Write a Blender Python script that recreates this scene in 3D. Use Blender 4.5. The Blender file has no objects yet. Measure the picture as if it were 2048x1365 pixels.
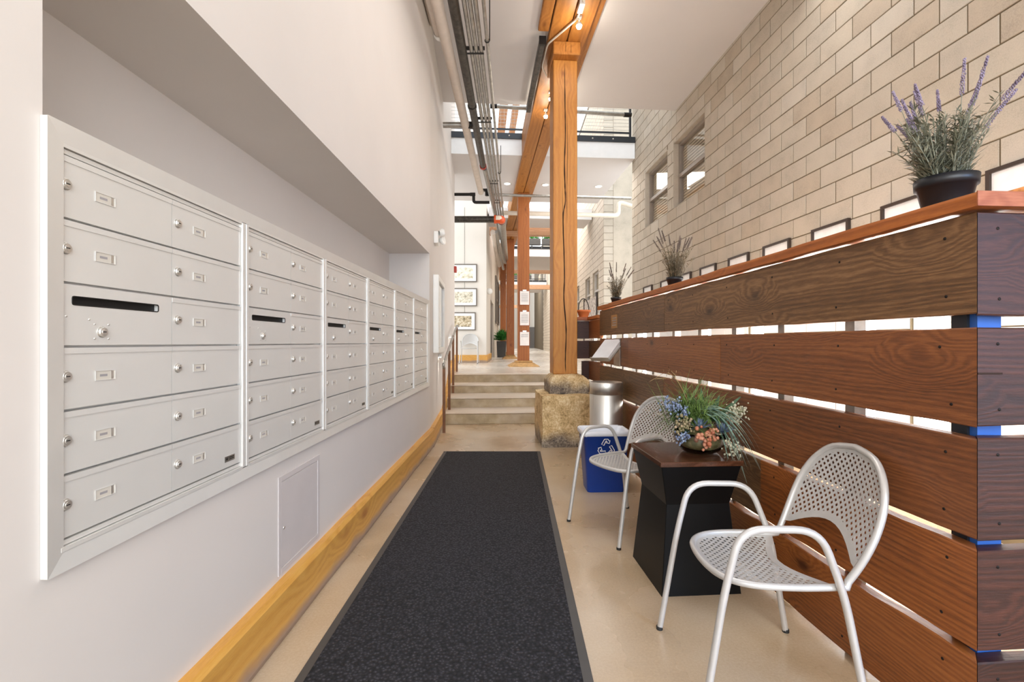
import bpy, bmesh, math, random
from math import sin, cos, pi, radians, sqrt, atan2, tan
from mathutils import Vector, Matrix, Euler
random.seed(7)
S = bpy.context.scene
COL = S.collection

# ------------------------------------------------------------------ camera, world, lights, exposure
F_PX, W_PX = 945.0, 2048.0
EYE = 1.30
cam_d = bpy.data.cameras.new('camera'); cam = bpy.data.objects.new('camera', cam_d); COL.objects.link(cam)
cam.location = (0, 0, EYE); cam.rotation_euler = (pi/2, 0, 0)
cam_d.sensor_width = 36; cam_d.lens = 36*F_PX/W_PX
cam_d.shift_x = -6/W_PX; cam_d.shift_y = 2.5/W_PX
cam_d.clip_start = .02; cam_d.clip_end = 300
S.camera = cam

TH = math.atan(.072)            # the timber frame, fence and block wall stand 4 degrees off the mailbox wall
CT, ST = cos(TH), sin(TH)
def W(v, u, z=0.0):             # v across, u along the hall, in the building's own axes
    return Vector((v*CT-u*ST, v*ST+u*CT, z))

world = bpy.data.worlds.new('world'); S.world = world; world.use_nodes = True
bg = world.node_tree.nodes['Background']
bg.inputs[0].default_value = (.91, .96, 1.0, 1); bg.inputs[1].default_value = 1.8

def area(name, loc, look, size, power, color=(1, 1, 1), size_y=None, spread=None):
    d = bpy.data.lights.new(name, 'AREA'); d.energy = power; d.color = color; d.size = size
    if spread: d.spread = radians(spread)
    if size_y: d.shape = 'RECTANGLE'; d.size_y = size_y
    o = bpy.data.objects.new(name, d); COL.objects.link(o); o.location = loc
    o.rotation_euler = (Vector(look)-Vector(loc)).to_track_quat('-Z', 'Y').to_euler()
    return o
area('entrance_daylight', (0.6, -2.6, 2.6), (0.2, 4, 1.2), 3.2, 120, (.93, .97, 1), 3.0)
area('side_window_daylight', (3.3, -1.2, 2.0), (1.5, 1.9, .8), 1.2, 15, (.30, .52, 1.0), 1.6, 75)
area('hall_fill_near', (0.0, 3.2, 5.1), (-.2, 3.2, 0), 1.6, 30, (1, .97, .94), 2.6)  # added overhead fill light, no fixture hangs here
area('hall_fill_far', (1.9, 11.2, 5.15), (1.5, 11.2, 0), 1.2, 50, (1, .95, .89), 2.0)  # second fill light added deeper in the hall
for yy in (19.0, 30.0, 43.0): area('corridor_fill', (.6, yy, 7.5), (.4, yy, 0), 2.5, 300, (1, .97, .93), 5.0)  # fill lights added to brighten the dim far corridor
area('ramp_fill', W(2.5, 4.0, 4.9), W(2.7, 4.0, 0), 1.0, 30, (1, .98, .97), 5.0)  # fill light added to brighten the space behind the fence
vs = S.view_settings
S.display_settings.display_device = 'sRGB'
vs.view_transform = 'Standard'; vs.look = 'None'; vs.gamma = 1.0; vs.use_curve_mapping = False
vs.exposure = 0.60
S.cycles.max_bounces = 8; S.cycles.use_denoising = True
S.cycles.sample_clamp_indirect = 6.0

# ------------------------------------------------------------------ mesh and object helpers
class MB:
    def __init__(s): s.v = []; s.f = []; s.sm = []; s.mi = []
    def add(s, vs, fs, smooth=False, mi=0, M=None):
        b = len(s.v)
        s.v += [tuple(M @ Vector(p)) if M else tuple(p) for p in vs]
        for f in fs: s.f.append(tuple(b+i for i in f)); s.sm.append(smooth); s.mi.append(mi)
        return s
    def box(s, a, b, M=None, mi=0):
        x0, y0, z0 = a; x1, y1, z1 = b
        vs = [(x0,y0,z0),(x1,y0,z0),(x1,y1,z0),(x0,y1,z0),(x0,y0,z1),(x1,y0,z1),(x1,y1,z1),(x0,y1,z1)]
        return s.add(vs, [(0,3,2,1),(4,5,6,7),(0,1,5,4),(1,2,6,5),(2,3,7,6),(3,0,4,7)], False, mi, M)
    def cbox(s, c, d, M=None, mi=0):
        return s.box([c[i]-d[i]/2 for i in range(3)], [c[i]+d[i]/2 for i in range(3)], M, mi)
    def loft(s, loops, cap0=True, cap1=True, smooth=False, closed=True, mi=0, M=None):
        n = len(loops[0]); vs = [p for l in loops for p in l]; fs = []
        m = n if closed else n-1
        for k in range(len(loops)-1):
            for i in range(m):
                j = (i+1) % n; fs.append((k*n+i, k*n+j, (k+1)*n+j, (k+1)*n+i))
        s.add(vs, fs, smooth, mi, M)
        if closed and cap0: s.add(loops[0], [tuple(range(n))[::-1]], False, mi, M)
        if closed and cap1: s.add(loops[-1], [tuple(range(n))], False, mi, M)
        return s
    def tube(s, pts, r, n=8, caps=True, mi=0, M=None, closed=False):
        pts = [Vector(p) for p in pts]; N = len(pts)
        rs = r if isinstance(r, (list, tuple)) else [r]*N
        up = None; loops = []
        for i, p in enumerate(pts):
            if closed: t = pts[(i+1) % N]-pts[i-1]
            else: t = pts[min(i+1, N-1)]-pts[max(i-1, 0)]
            t.normalize()
            if up is None:
                up = Vector((0, 0, 1)) if abs(t.z) < .9 else Vector((1, 0, 0))
            up = (up-t*up.dot(t)).normalized(); sd = t.cross(up)
            loops.append([p+(up*cos(2*pi*k/n)+sd*sin(2*pi*k/n))*rs[i] for k in range(n)])
        if closed: loops.append(loops[0]); caps = False
        return s.loft(loops, caps, caps, True, True, mi, M)
    def lathe(s, prof, n=24, c=(0, 0, 0), smooth=True, cap0=False, cap1=False, mi=0, M=None):
        loops = [[(c[0]+r*cos(2*pi*k/n), c[1]+r*sin(2*pi*k/n), c[2]+z) for k in range(n)] for r, z in prof]
        return s.loft(loops, cap0, cap1, smooth, True, mi, M)
    def ball(s, c, r, n=6, m=4, mi=0, sq=(1, 1, 1)):
        prof = [(sin(pi*k/m), -cos(pi*k/m)) for k in range(m+1)]
        loops = [[(c[0]+r*sq[0]*a*cos(2*pi*k/n), c[1]+r*sq[1]*a*sin(2*pi*k/n), c[2]+r*sq[2]*b) for k in range(n)] for a, b in prof]
        return s.loft(loops, False, False, True, True, mi)
    def prism(s, poly, h, M=None, mi=0):     # polygon in local xy, extruded along z
        return s.loft([[(p[0], p[1], 0) for p in poly], [(p[0], p[1], h) for p in poly]], True, True, False, True, mi, M)
    def mesh(s, name):
        m = bpy.data.meshes.new(name); m.from_pydata(s.v, [], s.f)
        m.polygons.foreach_set('use_smooth', s.sm); m.polygons.foreach_set('material_index', s.mi)
        m.update(); return m

def link(o): COL.objects.link(o); return o
def obj(name, mb, mats, parent=None, loc=None, rotz=0.0, bevel=0, seg=1, label=None, rot=None):
    me = mb.mesh(name) if isinstance(mb, MB) else mb
    if not len(me.materials):
        for m in (mats if isinstance(mats, (list, tuple)) else [mats]): me.materials.append(m)
    o = link(bpy.data.objects.new(name, me))
    if parent is not None: o.parent = parent
    if loc is not None: o.location = loc
    o.rotation_euler = rot if rot is not None else (0, 0, rotz)
    if bevel:
        b = o.modifiers.new('bevel', 'BEVEL'); b.width = bevel; b.segments = seg; b.limit_method = 'ANGLE'
    if label: o['label'] = label
    return o
def tag(o, label, cat, group=None, kind=None):
    o['label'] = label; o['category'] = cat
    if group: o['group'] = group
    if kind: o['kind'] = kind
    return o
def thing(name, label, cat, loc=(0, 0, 0), rotz=0.0, group=None):
    o = link(bpy.data.objects.new(name, None)); o.location = loc; o.rotation_euler = (0, 0, rotz)
    o.empty_display_size = .1
    return tag(o, label, cat, group)
def struct(name, mb, m, parent=None, loc=None, rotz=0.0, bevel=0):
    o = obj(name, mb, m, parent, loc, rotz, bevel)
    if parent is None: o['kind'] = 'structure'
    return o
def kids(o): return list(o.children)
def copy_tree(o, parent=None):
    c = o.copy(); COL.objects.link(c); c.parent = parent
    for ch in kids(o): copy_tree(ch, c)
    return c
def spl(pts, n=6, closed=False):
    P = [Vector(p) for p in pts]; out = []; N = len(P)
    for i in range(N if closed else N-1):
        g = (lambda k: P[k % N]) if closed else (lambda k: P[min(max(k, 0), N-1)])
        a, b, c, d = g(i-1), g(i), g(i+1), g(i+2)
        for j in range(n):
            t = j/n
            out.append(.5*((2*b)+(c-a)*t+(2*a-5*b+4*c-d)*t*t+(3*b-a-3*c+d)*t*t*t))
    if not closed: out.append(P[-1])
    return out
def rounded(pts, r, n=5):       # polyline with rounded corners
    P = [Vector(p) for p in pts]; out = [P[0]]
    for i in range(1, len(P)-1):
        a = (P[i-1]-P[i]); b = (P[i+1]-P[i]); k = min(r, a.length*.45, b.length*.45)
        p0 = P[i]+a.normalized()*k; p1 = P[i]+b.normalized()*k
        for j in range(n+1):
            t = j/n; out.append(p0*(1-t)**2+P[i]*2*t*(1-t)+p1*t*t)
    out.append(P[-1]); return out

# ------------------------------------------------------------------ materials
def lin(c):
    if isinstance(c, str): c = [int(c[i:i+2], 16) for i in (0, 2, 4)]
    r = [(x/255/12.92 if x/255 <= .04045 else ((x/255+.055)/1.055)**2.4) for x in c]
    return (r[0], r[1], r[2], 1)
class NT:
    def __init__(s, name):
        s.m = bpy.data.materials.new(name); s.m.use_nodes = True; s.t = s.m.node_tree
        s.b = s.t.nodes['Principled BSDF']
    def n(s, typ, **kw):
        x = s.t.nodes.new(typ)
        for k, v in kw.items():
            if k.startswith('i_'):
                key = k[2:]; x.inputs[int(key) if key.isdigit() else key.replace('_', ' ')].default_value = v
            else: setattr(x, k, v)
        return x
    def l(s, a, b): s.t.links.new(a, b)
    def math(s, op, a, b=None, clamp=False):
        x = s.n('ShaderNodeMath', operation=op); x.use_clamp = clamp
        for i, q in enumerate((a, b)):
            if q is None: continue
            if isinstance(q, (int, float)): x.inputs[i].default_value = q
            else: s.l(q, x.inputs[i])
        return x.outputs[0]
    def ramp(s, fac, stops):
        r = s.n('ShaderNodeValToRGB'); e = r.color_ramp.elements
        while len(e) < len(stops): e.new(.5)
        for i, (p, c) in enumerate(stops): e[i].position = p; e[i].color = c if len(c) == 4 else lin(c)
        s.l(fac, r.inputs[0]); return r.outputs[0]
    def mix(s, fac, a, b, mode='MIX'):
        x = s.n('ShaderNodeMix', data_type='RGBA', blend_type=mode)
        for k, q in ((0, fac), (6, a), (7, b)):
            if isinstance(q, (int, float)): x.inputs[k].default_value = q
            elif isinstance(q, tuple): x.inputs[k].default_value = q
            else: s.l(q, x.inputs[k])
        return x.outputs[2]
    def coords(s, scale=(1, 1, 1), rnd=0.0):
        tc = s.n('ShaderNodeTexCoord'); v = tc.outputs['Object']
        if rnd:
            oi = s.n('ShaderNodeObjectInfo'); m = s.math('MULTIPLY', oi.outputs['Random'], rnd)
            cb = s.n('ShaderNodeCombineXYZ'); s.l(m, cb.inputs[0]); s.l(m, cb.inputs[1]); s.l(m, cb.inputs[2])
            a = s.n('ShaderNodeVectorMath', operation='ADD'); s.l(v, a.inputs[0]); s.l(cb.outputs[0], a.inputs[1]); v = a.outputs[0]
        mp = s.n('ShaderNodeMapping'); mp.inputs['Scale'].default_value = scale; s.l(v, mp.inputs[0]); return mp.outputs[0]
    def noise(s, vec, scale, detail=4, rough=.55):
        x = s.n('ShaderNodeTexNoise'); x.inputs['Scale'].default_value = scale; x.inputs['Detail'].default_value = detail
        x.inputs['Roughness'].default_value = rough; s.l(vec, x.inputs['Vector']); return x
    def bump(s, h, strength, dist=.01):
        b = s.n('ShaderNodeBump'); b.inputs['Strength'].default_value = strength; b.inputs['Distance'].default_value = dist
        s.l(h, b.inputs['Height']); s.l(b.outputs[0], s.b.inputs['Normal'])
    def out(s, col=None, rough=None, metal=None, **kw):
        if col is not None:
            if isinstance(col, (tuple, str, list)): s.b.inputs['Base Color'].default_value = lin(col) if not (isinstance(col, tuple) and len(col) == 4) else col
            else: s.l(col, s.b.inputs['Base Color'])
        if rough is not None:
            if isinstance(rough, (int, float)): s.b.inputs['Roughness'].default_value = rough
            else: s.l(rough, s.b.inputs['Roughness'])
        if metal is not None: s.b.inputs['Metallic'].default_value = metal
        for k, v in kw.items(): s.b.inputs[k.replace('_', ' ')].default_value = v
        return s.m
def plain(name, c, rough=.5, metal=0.0, var=.06, scale=8, bump=0.0, rnd=0.0, bdist=.004, **kw):
    t = NT(name); v = t.coords((1, 1, 1), 13.0)
    n = t.noise(v, scale, 5)
    a = lin(c); d = tuple(max(0, x*(1-var*1.8)) for x in a[:3])+(1,); e = tuple(min(1, x*(1+var)) for x in a[:3])+(1,)
    col = t.ramp(n.outputs[0], [(.25, d), (.75, e)])
    if rnd:
        oi = t.n('ShaderNodeObjectInfo'); h = t.n('ShaderNodeHueSaturation'); t.l(col, h.inputs['Color'])
        t.l(t.math('ADD', t.math('MULTIPLY', oi.outputs['Random'], rnd*2), 1-rnd), h.inputs['Value']); col = h.outputs[0]
    if bump: t.bump(t.noise(v, scale*9, 3).outputs[0], bump, bdist)
    return t.out(col, rough, metal, **kw)
def emit(name, c, strength):
    t = NT(name); e = lin(c); t.b.inputs['Base Color'].default_value = e
    t.b.inputs['Emission Color'].default_value = e; t.b.inputs['Emission Strength'].default_value = strength; return t.m
def wood(name, dark, mid, light, g='Y', ring=14, rough=.55, knots=1.0, bump=.35, tint=.12, band=None, contrast=1.0, ksc=2.0, wr=.34, dist=2.2):
    t = NT(name); ax = 'XYZ'.index(g)
    sc = [1, 1, 1]; sc[ax] = .09
    v = t.coords(tuple(sc), 37.0)
    w1 = t.noise(v, 3.2, 3, .5)
    sk = [1, 1, 1]; sk[ax] = .5
    kv = t.coords(tuple(sk), 37.0); kd = t.n('ShaderNodeVectorMath', operation='MULTIPLY_ADD'); kd.inputs[1].default_value = (.03, .03, .03)
    kn = t.noise(kv, 12, 2); t.l(kn.outputs[1], kd.inputs[0]); t.l(kv, kd.inputs[2])
    vo = t.n('ShaderNodeTexVoronoi'); vo.inputs['Scale'].default_value = ksc*1.9; t.l(kd.outputs[0], vo.inputs['Vector'])
    halo = t.ramp(vo.outputs['Distance'], [(.05, (1, 1, 1, 1)), (.42, (0, 0, 0, 1))])
    hs = t.n('ShaderNodeVectorMath', operation='SCALE'); hs.inputs['Scale'].default_value = .11 if knots else 0; t.l(halo, hs.inputs[0])
    v2 = t.n('ShaderNodeVectorMath', operation='ADD'); t.l(v, v2.inputs[0]); t.l(hs.outputs[0], v2.inputs[1])
    mixv = t.n('ShaderNodeVectorMath', operation='MULTIPLY_ADD'); mixv.inputs[1].default_value = (.22, .22, .22)
    t.l(w1.outputs[1], mixv.inputs[0]); t.l(v2.outputs[0], mixv.inputs[2])
    wv = t.n('ShaderNodeTexWave', wave_type='BANDS', bands_direction=band or ('Z' if g != 'Z' else 'X'))
    wv.inputs['Scale'].default_value = ring; wv.inputs['Distortion'].default_value = dist; wv.inputs['Detail'].default_value = 3
    wv.inputs['Detail Scale'].default_value = 1.6; t.l(mixv.outputs[0], wv.inputs[0])
    fn = t.noise(v, 190, 4, .7); lg = t.noise(v, 5, 3, .6)
    f = t.math('ADD', t.math('MULTIPLY', wv.outputs[0], wr), t.math('ADD', t.math('MULTIPLY', fn.outputs[0], .5), t.math('MULTIPLY', lg.outputs[0], .62-wr)))
    sp = .30*contrast
    col = t.ramp(f, [(.54-sp, dark), (.55, mid), (.56+sp, light)])
    oi = t.n('ShaderNodeObjectInfo'); h = t.n('ShaderNodeHueSaturation'); t.l(col, h.inputs['Color'])
    t.l(t.math('ADD', t.math('MULTIPLY', oi.outputs['Random'], tint*2), 1-tint), h.inputs['Value']); col = h.outputs[0]
    if knots:
        k = t.ramp(vo.outputs['Distance'], [(.04, (1, 1, 1, 1)), (.11, (.25, .25, .25, 1)), (.22, (0, 0, 0, 1))])
        col = t.mix(t.math('MULTIPLY', k, .75*knots), col, lin(dark)[:3]+(1,), 'MULTIPLY')
    t.bump(f, bump, .006)
    return t.out(col, rough)

M = {}
M['wall'] = plain('white_plaster', 'D9D2CC', .62, var=.02, scale=1.5, bump=.12)
M['wall_far'] = plain('off_white_plaster', 'DAD3C9', .6, var=.02, scale=1.5)
M['ceil'] = plain('grey_white_ceiling', 'DBD6D4', .7, var=.015, scale=1)
M['fascia'] = plain('white_paint', 'EEF0F2', .5, var=.02)
M['trimw'] = plain('white_enamel', 'ECEBE6', .35, var=.02)
M['alu'] = plain('pale_satin_aluminium', 'DEDCD7', .34, .25, var=.02, scale=3)
M['alu_frame'] = plain('aluminium_trim', 'E2E0DB', .30, .3, var=.02)
M['chrome'] = plain('nickel', 'D9D6D0', .36, .8)
M['dark'] = plain('black_void', '0B0B0C', .6)
M['label'] = plain('paper_label', 'CFC9BE', .5)
M['lens'] = plain('clear_label_cover', 'E3DED3', .12)
M['panel'] = plain('lilac_grey_paint', 'CDC5C2', .5, var=.02)
M['base'] = None
M['black'] = plain('black_paint', '050608', .42, Specular_IOR_Level=.22)
M['blackplastic'] = plain('black_plastic', '15161A', .42)
M['steel'] = NT('brushed_steel')
def brushed(t, c, rough):
    v = t.coords((1, 1, .02)); n = t.noise(v, 180, 2)
    t.bump(n.outputs[0], .06, .002)
    return t.out(t.ramp(n.outputs[0], [(.3, tuple(x*.85 for x in lin(c)[:3])+(1,)), (.7, lin(c))]), rough, 1.0)
M['steel'] = brushed(M['steel'], 'E8E5DE', .42)
M['galv'] = plain('galvanised_conduit', 'A7A49E', .38, .85, var=.18, scale=14)
M['darkpipe'] = plain('dark_iron_pipe', '4A453F', .36, .6, var=.4, scale=20)
M['ironblack'] = plain('black_iron', '1E1B19', .5, .4)
M['pipew'] = plain('cream_pipe', 'E6DCCB', .45)
M['pipebeige'] = plain('beige_pipe_wrap', 'CDC0B3', .6)
M['orange'] = plain('orange_coupling', 'D2521E', .4)
M['bluebin'] = plain('blue_plastic', '0A3E9E', .36, var=.05)
M['bag'] = plain('white_bag_film', 'E6E9F0', .35)
M['white'] = plain('white_print', 'F2F2F2', .5)
M['paper'] = plain('paper', 'ECE6E2', .6)
M['ink'] = plain('grey_print', '9A9698', .6)
M['chair'] = plain('silver_powder_coat', 'C9C7C4', .34, .35, var=.04, scale=20)
M['rubber'] = plain('rubber', '1A1A1A', .7)
M['steelangle'] = plain('charcoal_steel', '34373C', .4, .5)
M['cable'] = plain('steel_cable', 'BDBDBA', .3, .9)
M['frame_dark'] = plain('dark_brown_frame', '3A2E28', .4)
M['frame_grey'] = plain('grey_brown_frame', '6B6157', .45)
M['winframe'] = plain('taupe_window_frame', '94897F', .45)
M['winframe_w'] = plain('pale_window_frame', 'C9C5C0', .45)
M['terra'] = plain('terracotta', 'C8703C', .6)
M['planter'] = plain('charcoal_planter', '4A4846', .55)
M['red'] = plain('red_enamel', 'B03A2A', .4)
M['soil'] = plain('soil', '3A2C22', .9, var=.4, scale=60)
M['door'] = plain('grey_door', '6F6A66', .45)
M['glow'] = emit('white_lamp', 'FFF4DE', 30)
M['glow_small'] = emit('downlight_glow', 'FFF6E6', 14)
M['daypane'] = emit('bright_daylight_pane', 'FBFDFF', 9)
M['blackcrack'] = plain('crack_shadow', '2A1608', .9)
M['nail'] = plain('rusted_nail', '1C1512', .6, .5)
M['led'] = emit('step_light', 'FFF8EC', 16)

# woods
PL = []
PL.append(wood('plank_umber', '2A1C10', '664628', '96704A', 'Y', 13, .5, 1.0, wr=.15, dist=7))
PL.append(wood('plank_chestnut', '3C200F', '774523', '9C6234', 'Y', 15, .46, 1.0, wr=.15, dist=6))
PL.append(wood('plank_russet', '46240E', '8C4F22', 'B06C34', 'Y', 17, .46, 1.0, wr=.17, dist=5))
PE = wood('end_plank', '170B08', '3A1C12', '5A3022', 'X', 16, .48, .8, wr=.17, dist=5)
CAPW = wood('cap_wood', '7A3E14', 'A65C22', 'BE7430', 'Y', 9, .5, .5, .2, .04, wr=.16)
CAPX = wood('cap_wood_end', '6A3010', '94502C', 'AE6A46', 'X', 9, .5, .5, .2, .04, wr=.16)
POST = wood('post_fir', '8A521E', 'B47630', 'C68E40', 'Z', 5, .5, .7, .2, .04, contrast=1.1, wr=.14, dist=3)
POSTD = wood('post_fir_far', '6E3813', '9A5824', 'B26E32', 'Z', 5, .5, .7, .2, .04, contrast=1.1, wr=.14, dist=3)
BEAM = wood('beam_fir', '784618', 'A66A2C', 'C08440', 'Y', 5, .5, .7, .2, .05, band='X', contrast=1.1, wr=.14, dist=3)
M['base'] = wood('baseboard_fir', 'A87030', 'D29A46', 'E2B260', 'Y', 6, .45, .9, .12, .02, contrast=1.3, ksc=1.6, wr=.18, dist=3)
M['tabletop'] = wood('walnut_top', '2A170E', '4A2C1C', '664030', 'Y', 10, .16, .3, .05, .05, wr=.2)
M['farwood'] = wood('pale_timber', '9A6A4A', 'C49672', 'D9B494', 'X', 5, .55, .4, .1, wr=.16)

# baseboard: the lower edge is worn grey
def worn_base():
    m = M['base']; nt = m.node_tree; b = nt.nodes['Principled BSDF']
    src = b.inputs['Base Color'].links[0].from_socket
    tc = nt.nodes.new('ShaderNodeTexCoord'); sp = nt.nodes.new('ShaderNodeSeparateXYZ'); nt.links.new(tc.outputs['Object'], sp.inputs[0])
    ns = nt.nodes.new('ShaderNodeTexNoise'); ns.inputs['Scale'].default_value = 5; nt.links.new(tc.outputs['Object'], ns.inputs[0])
    ad = nt.nodes.new('ShaderNodeMath'); ad.operation = 'MULTIPLY_ADD'; ad.inputs[1].default_value = .09
    nt.links.new(ns.outputs[0], ad.inputs[0]); nt.links.new(sp.outputs[2], ad.inputs[2])
    rp = nt.nodes.new('ShaderNodeValToRGB'); rp.color_ramp.elements[0].position = .085; rp.color_ramp.elements[1].position = .135
    rp.color_ramp.elements[0].color = (1, 1, 1, 1); rp.color_ramp.elements[1].color = (0, 0, 0, 1); nt.links.new(ad.outputs[0], rp.inputs[0])
    mx = nt.nodes.new('ShaderNodeMix'); mx.data_type = 'RGBA'; nt.links.new(rp.outputs[0], mx.inputs[0]); nt.links.new(src, mx.inputs[6])
    mx.inputs[7].default_value = lin('9A8270'); nt.links.new(mx.outputs[2], b.inputs['Base Color'])
worn_base()

def floor_mat(name, a, b, c, rough, sc=1.4):
    t = NT(name); v = t.coords()
    n1 = t.noise(v, sc, 4, .5); n2 = t.noise(v, sc*.5, 2); n3 = t.noise(v, 90, 3, .7)
    f = t.math('ADD', t.math('MULTIPLY', n1.outputs[0], .7), t.math('MULTIPLY', n3.outputs[0], .3))
    col = t.ramp(f, [(.27, a), (.5, b), (.73, c)])
    col = t.mix(t.math('MULTIPLY', t.ramp(n2.outputs[0], [(.4, (0, 0, 0, 1)), (.65, (1, 1, 1, 1))]), .45), col, lin('A79A8C'))
    t.bump(n3.outputs[0], .05, .002)
    return t.out(col, t.math('ADD', t.math('MULTIPLY', n1.outputs[0], .2), rough-.1))
M['floor'] = floor_mat('polished_concrete', '9A8468', 'BBA384', 'D4C3A8', .28)
M['floor_up'] = floor_mat('upper_concrete', 'C9BDAE', 'D4CABD', 'DDD5CA', .26)
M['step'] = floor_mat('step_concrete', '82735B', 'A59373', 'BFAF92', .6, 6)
M['tread'] = floor_mat('lit_tread_concrete', 'BBA893', 'D3C5B4', 'E2D8CC', .5, 3)  # paler than the risers: light on the tread tops painted in
def stone_mat():
    t = NT('weathered_stone'); v = t.coords()
    n1 = t.noise(v, 7, 8, .7); n2 = t.noise(v, 2.2, 4, .6); n3 = t.noise(v, 55, 5, .75)
    f = t.math('ADD', t.math('MULTIPLY', n1.outputs[0], .5), t.math('MULTIPLY', n3.outputs[0], .5))
    col = t.ramp(f, [(.36, '80663F'), (.45, 'CBAA78'), (.53, 'E2C694'), (.62, 'F8EAC8')])
    sp = t.n('ShaderNodeSeparateXYZ'); t.l(v, sp.inputs[0])
    g = t.math('ADD', sp.outputs[2], t.math('MULTIPLY', n2.outputs[0], .35))
    col = t.mix(t.ramp(g, [(.25, (1, 1, 1, 1)), (.38, (0, 0, 0, 1))]), col, t.ramp(f, [(.38, '3A3638'), (.5, '85786A'), (.62, 'BDB1A0')]))
    t.bump(f, .8, .016); return t.out(col, .85)
M['stone'] = stone_mat()
M['stone2'] = plain('buff_stone', 'B98F5A', .8, var=.25, scale=12, bump=.4)
def block_mat(name, c, var):
    t = NT(name); v = t.coords((1, 1, 1), 23.0)
    n1 = t.noise(v, 120, 3, .8); n2 = t.noise(v, 4, 3)
    a = lin(c)
    f = t.math('ADD', t.math('MULTIPLY', n1.outputs[0], .6), t.math('MULTIPLY', n2.outputs[0], .4))
    col = t.ramp(f, [(.3, tuple(x*.72 for x in a[:3])+(1,)), (.48, a), (.7, tuple(min(1, x*1.14) for x in a[:3])+(1,))])
    oi = t.n('ShaderNodeObjectInfo')
    tin = t.ramp(oi.outputs['Random'], [(0, 'DDD0C0'), (.35, 'ECE6DC'), (.7, 'E4DDD3'), (1, 'F4F0EA')])
    col = t.mix(var, col, tin, 'MULTIPLY')
    t.bump(n1.outputs[0], .25, .004); return t.out(col, .8)
M['block'] = block_mat('buff_concrete_block', 'C3BCB1', .8)
M['block_w'] = block_mat('pale_concrete_block', 'E0D8CC', .5)
M['mortar'] = plain('grey_mortar', '64563F', .9, var=.1)
def mat_pile():
    t = NT('ribbed_charcoal_pile'); v = t.coords()
    vo = t.n('ShaderNodeTexVoronoi'); vo.inputs['Scale'].default_value = 70; t.l(v, vo.inputs['Vector'])
    n = t.noise(v, 260, 2); n2 = t.noise(v, 1.1, 3)
    f = t.math('ADD', t.math('MULTIPLY', vo.outputs['Distance'], .6), t.math('MULTIPLY', n.outputs[0], .5))
    col = t.ramp(f, [(.28, '47454B'), (.48, '222126'), (.72, '0C0C0F')])
    t.bump(vo.outputs['Distance'], .8, .006)
    return t.out(col, .95)
M['pile'] = mat_pile()
M['matedge'] = plain('grey_rubber_edge', '4A4846', .55)
def leaf(name, a, b, rough=.5):
    t = NT(name); v = t.coords((1, 1, 1)); n = t.noise(v, 30, 3)
    return t.out(t.ramp(n.outputs[0], [(.35, a), (.65, b)]), rough)
M['sage'] = leaf('sage_foliage', '5E604E', '8E8D78')
M['sage_dry'] = leaf('dry_foliage', '5A4E3A', '8C7E62')
M['lav'] = leaf('lavender_flower', '66566A', '94869A')
M['lav_dry'] = leaf('faded_flower', '54463E', '7E6C60')
M['grass'] = leaf('grass_green', '2E4A1E', '7C9A4C')
M['bluegrass'] = leaf('grey_green_blade', '4E7268', '9DB8A6')
M['leafg'] = leaf('broad_leaf', '2E4C34', '557A5A')
M['suc'] = leaf('blue_succulent', '44546E', '7D92AC')
M['berry'] = leaf('coral_berry', 'A4583A', 'CC9478')
M['creamflower'] = leaf('cream_flower', 'A8A488', 'D6D2BC')
M['blueflower'] = leaf('blue_flower', '66749A', '98A8C0')
M['twig'] = leaf('twig', '8A7048', 'C0A676')
M['plant'] = leaf('houseplant', '1F5A22', '4E9A40')
M['moss'] = leaf('moss', '5A5A38', '94885E')
g = NT('clear_glass'); M['glass'] = g.out((1, 1, 1, 1), .03, 0, Transmission_Weight=1.0, IOR=1.45)
g = NT('window_pane'); M['pane'] = g.m
tr = g.n('ShaderNodeBsdfTransparent'); gl = g.n('ShaderNodeBsdfGlossy'); gl.inputs['Roughness'].default_value = .03; mxs = g.n('ShaderNodeMixShader'); mxs.inputs[0].default_value = .13
g.l(tr.outputs[0], mxs.inputs[1]); g.l(gl.outputs[0], mxs.inputs[2]); g.l(mxs.outputs[0], g.t.nodes['Material Output'].inputs[0])
M['blind'] = plain('tan_blind', 'DCCDB0', .6)
M['art_rust'] = plain('rust_print', 'C8874E', .6, var=.5, scale=14)
def art(name, a, b, c, sc):
    t = NT(name); v = t.coords(); n = t.noise(v, sc, 6, .7)
    return t.out(t.ramp(n.outputs[0], [(.38, a), (.5, b), (.62, c)]), .5)
M['art_a'] = art('sepia_engraving', 'A89C7C', 'E2DAC4', 'F2EDE2', 9)
M['art_b'] = art('engraved_town', '8C8470', 'CFC6B0', 'EAE4D6', 14)
M['art_c'] = art('dark_engraving', '5E543E', 'B8A684', 'E4DAC6', 12)
M['art_fabric'] = art('woven_hanging', '6E5A50', 'C9BFB6', 'E4DCD4', 9)
M['art_pale'] = art('pale_print', 'C9C2BC', 'E6E0DA', 'F2EEEA', 7)

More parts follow.
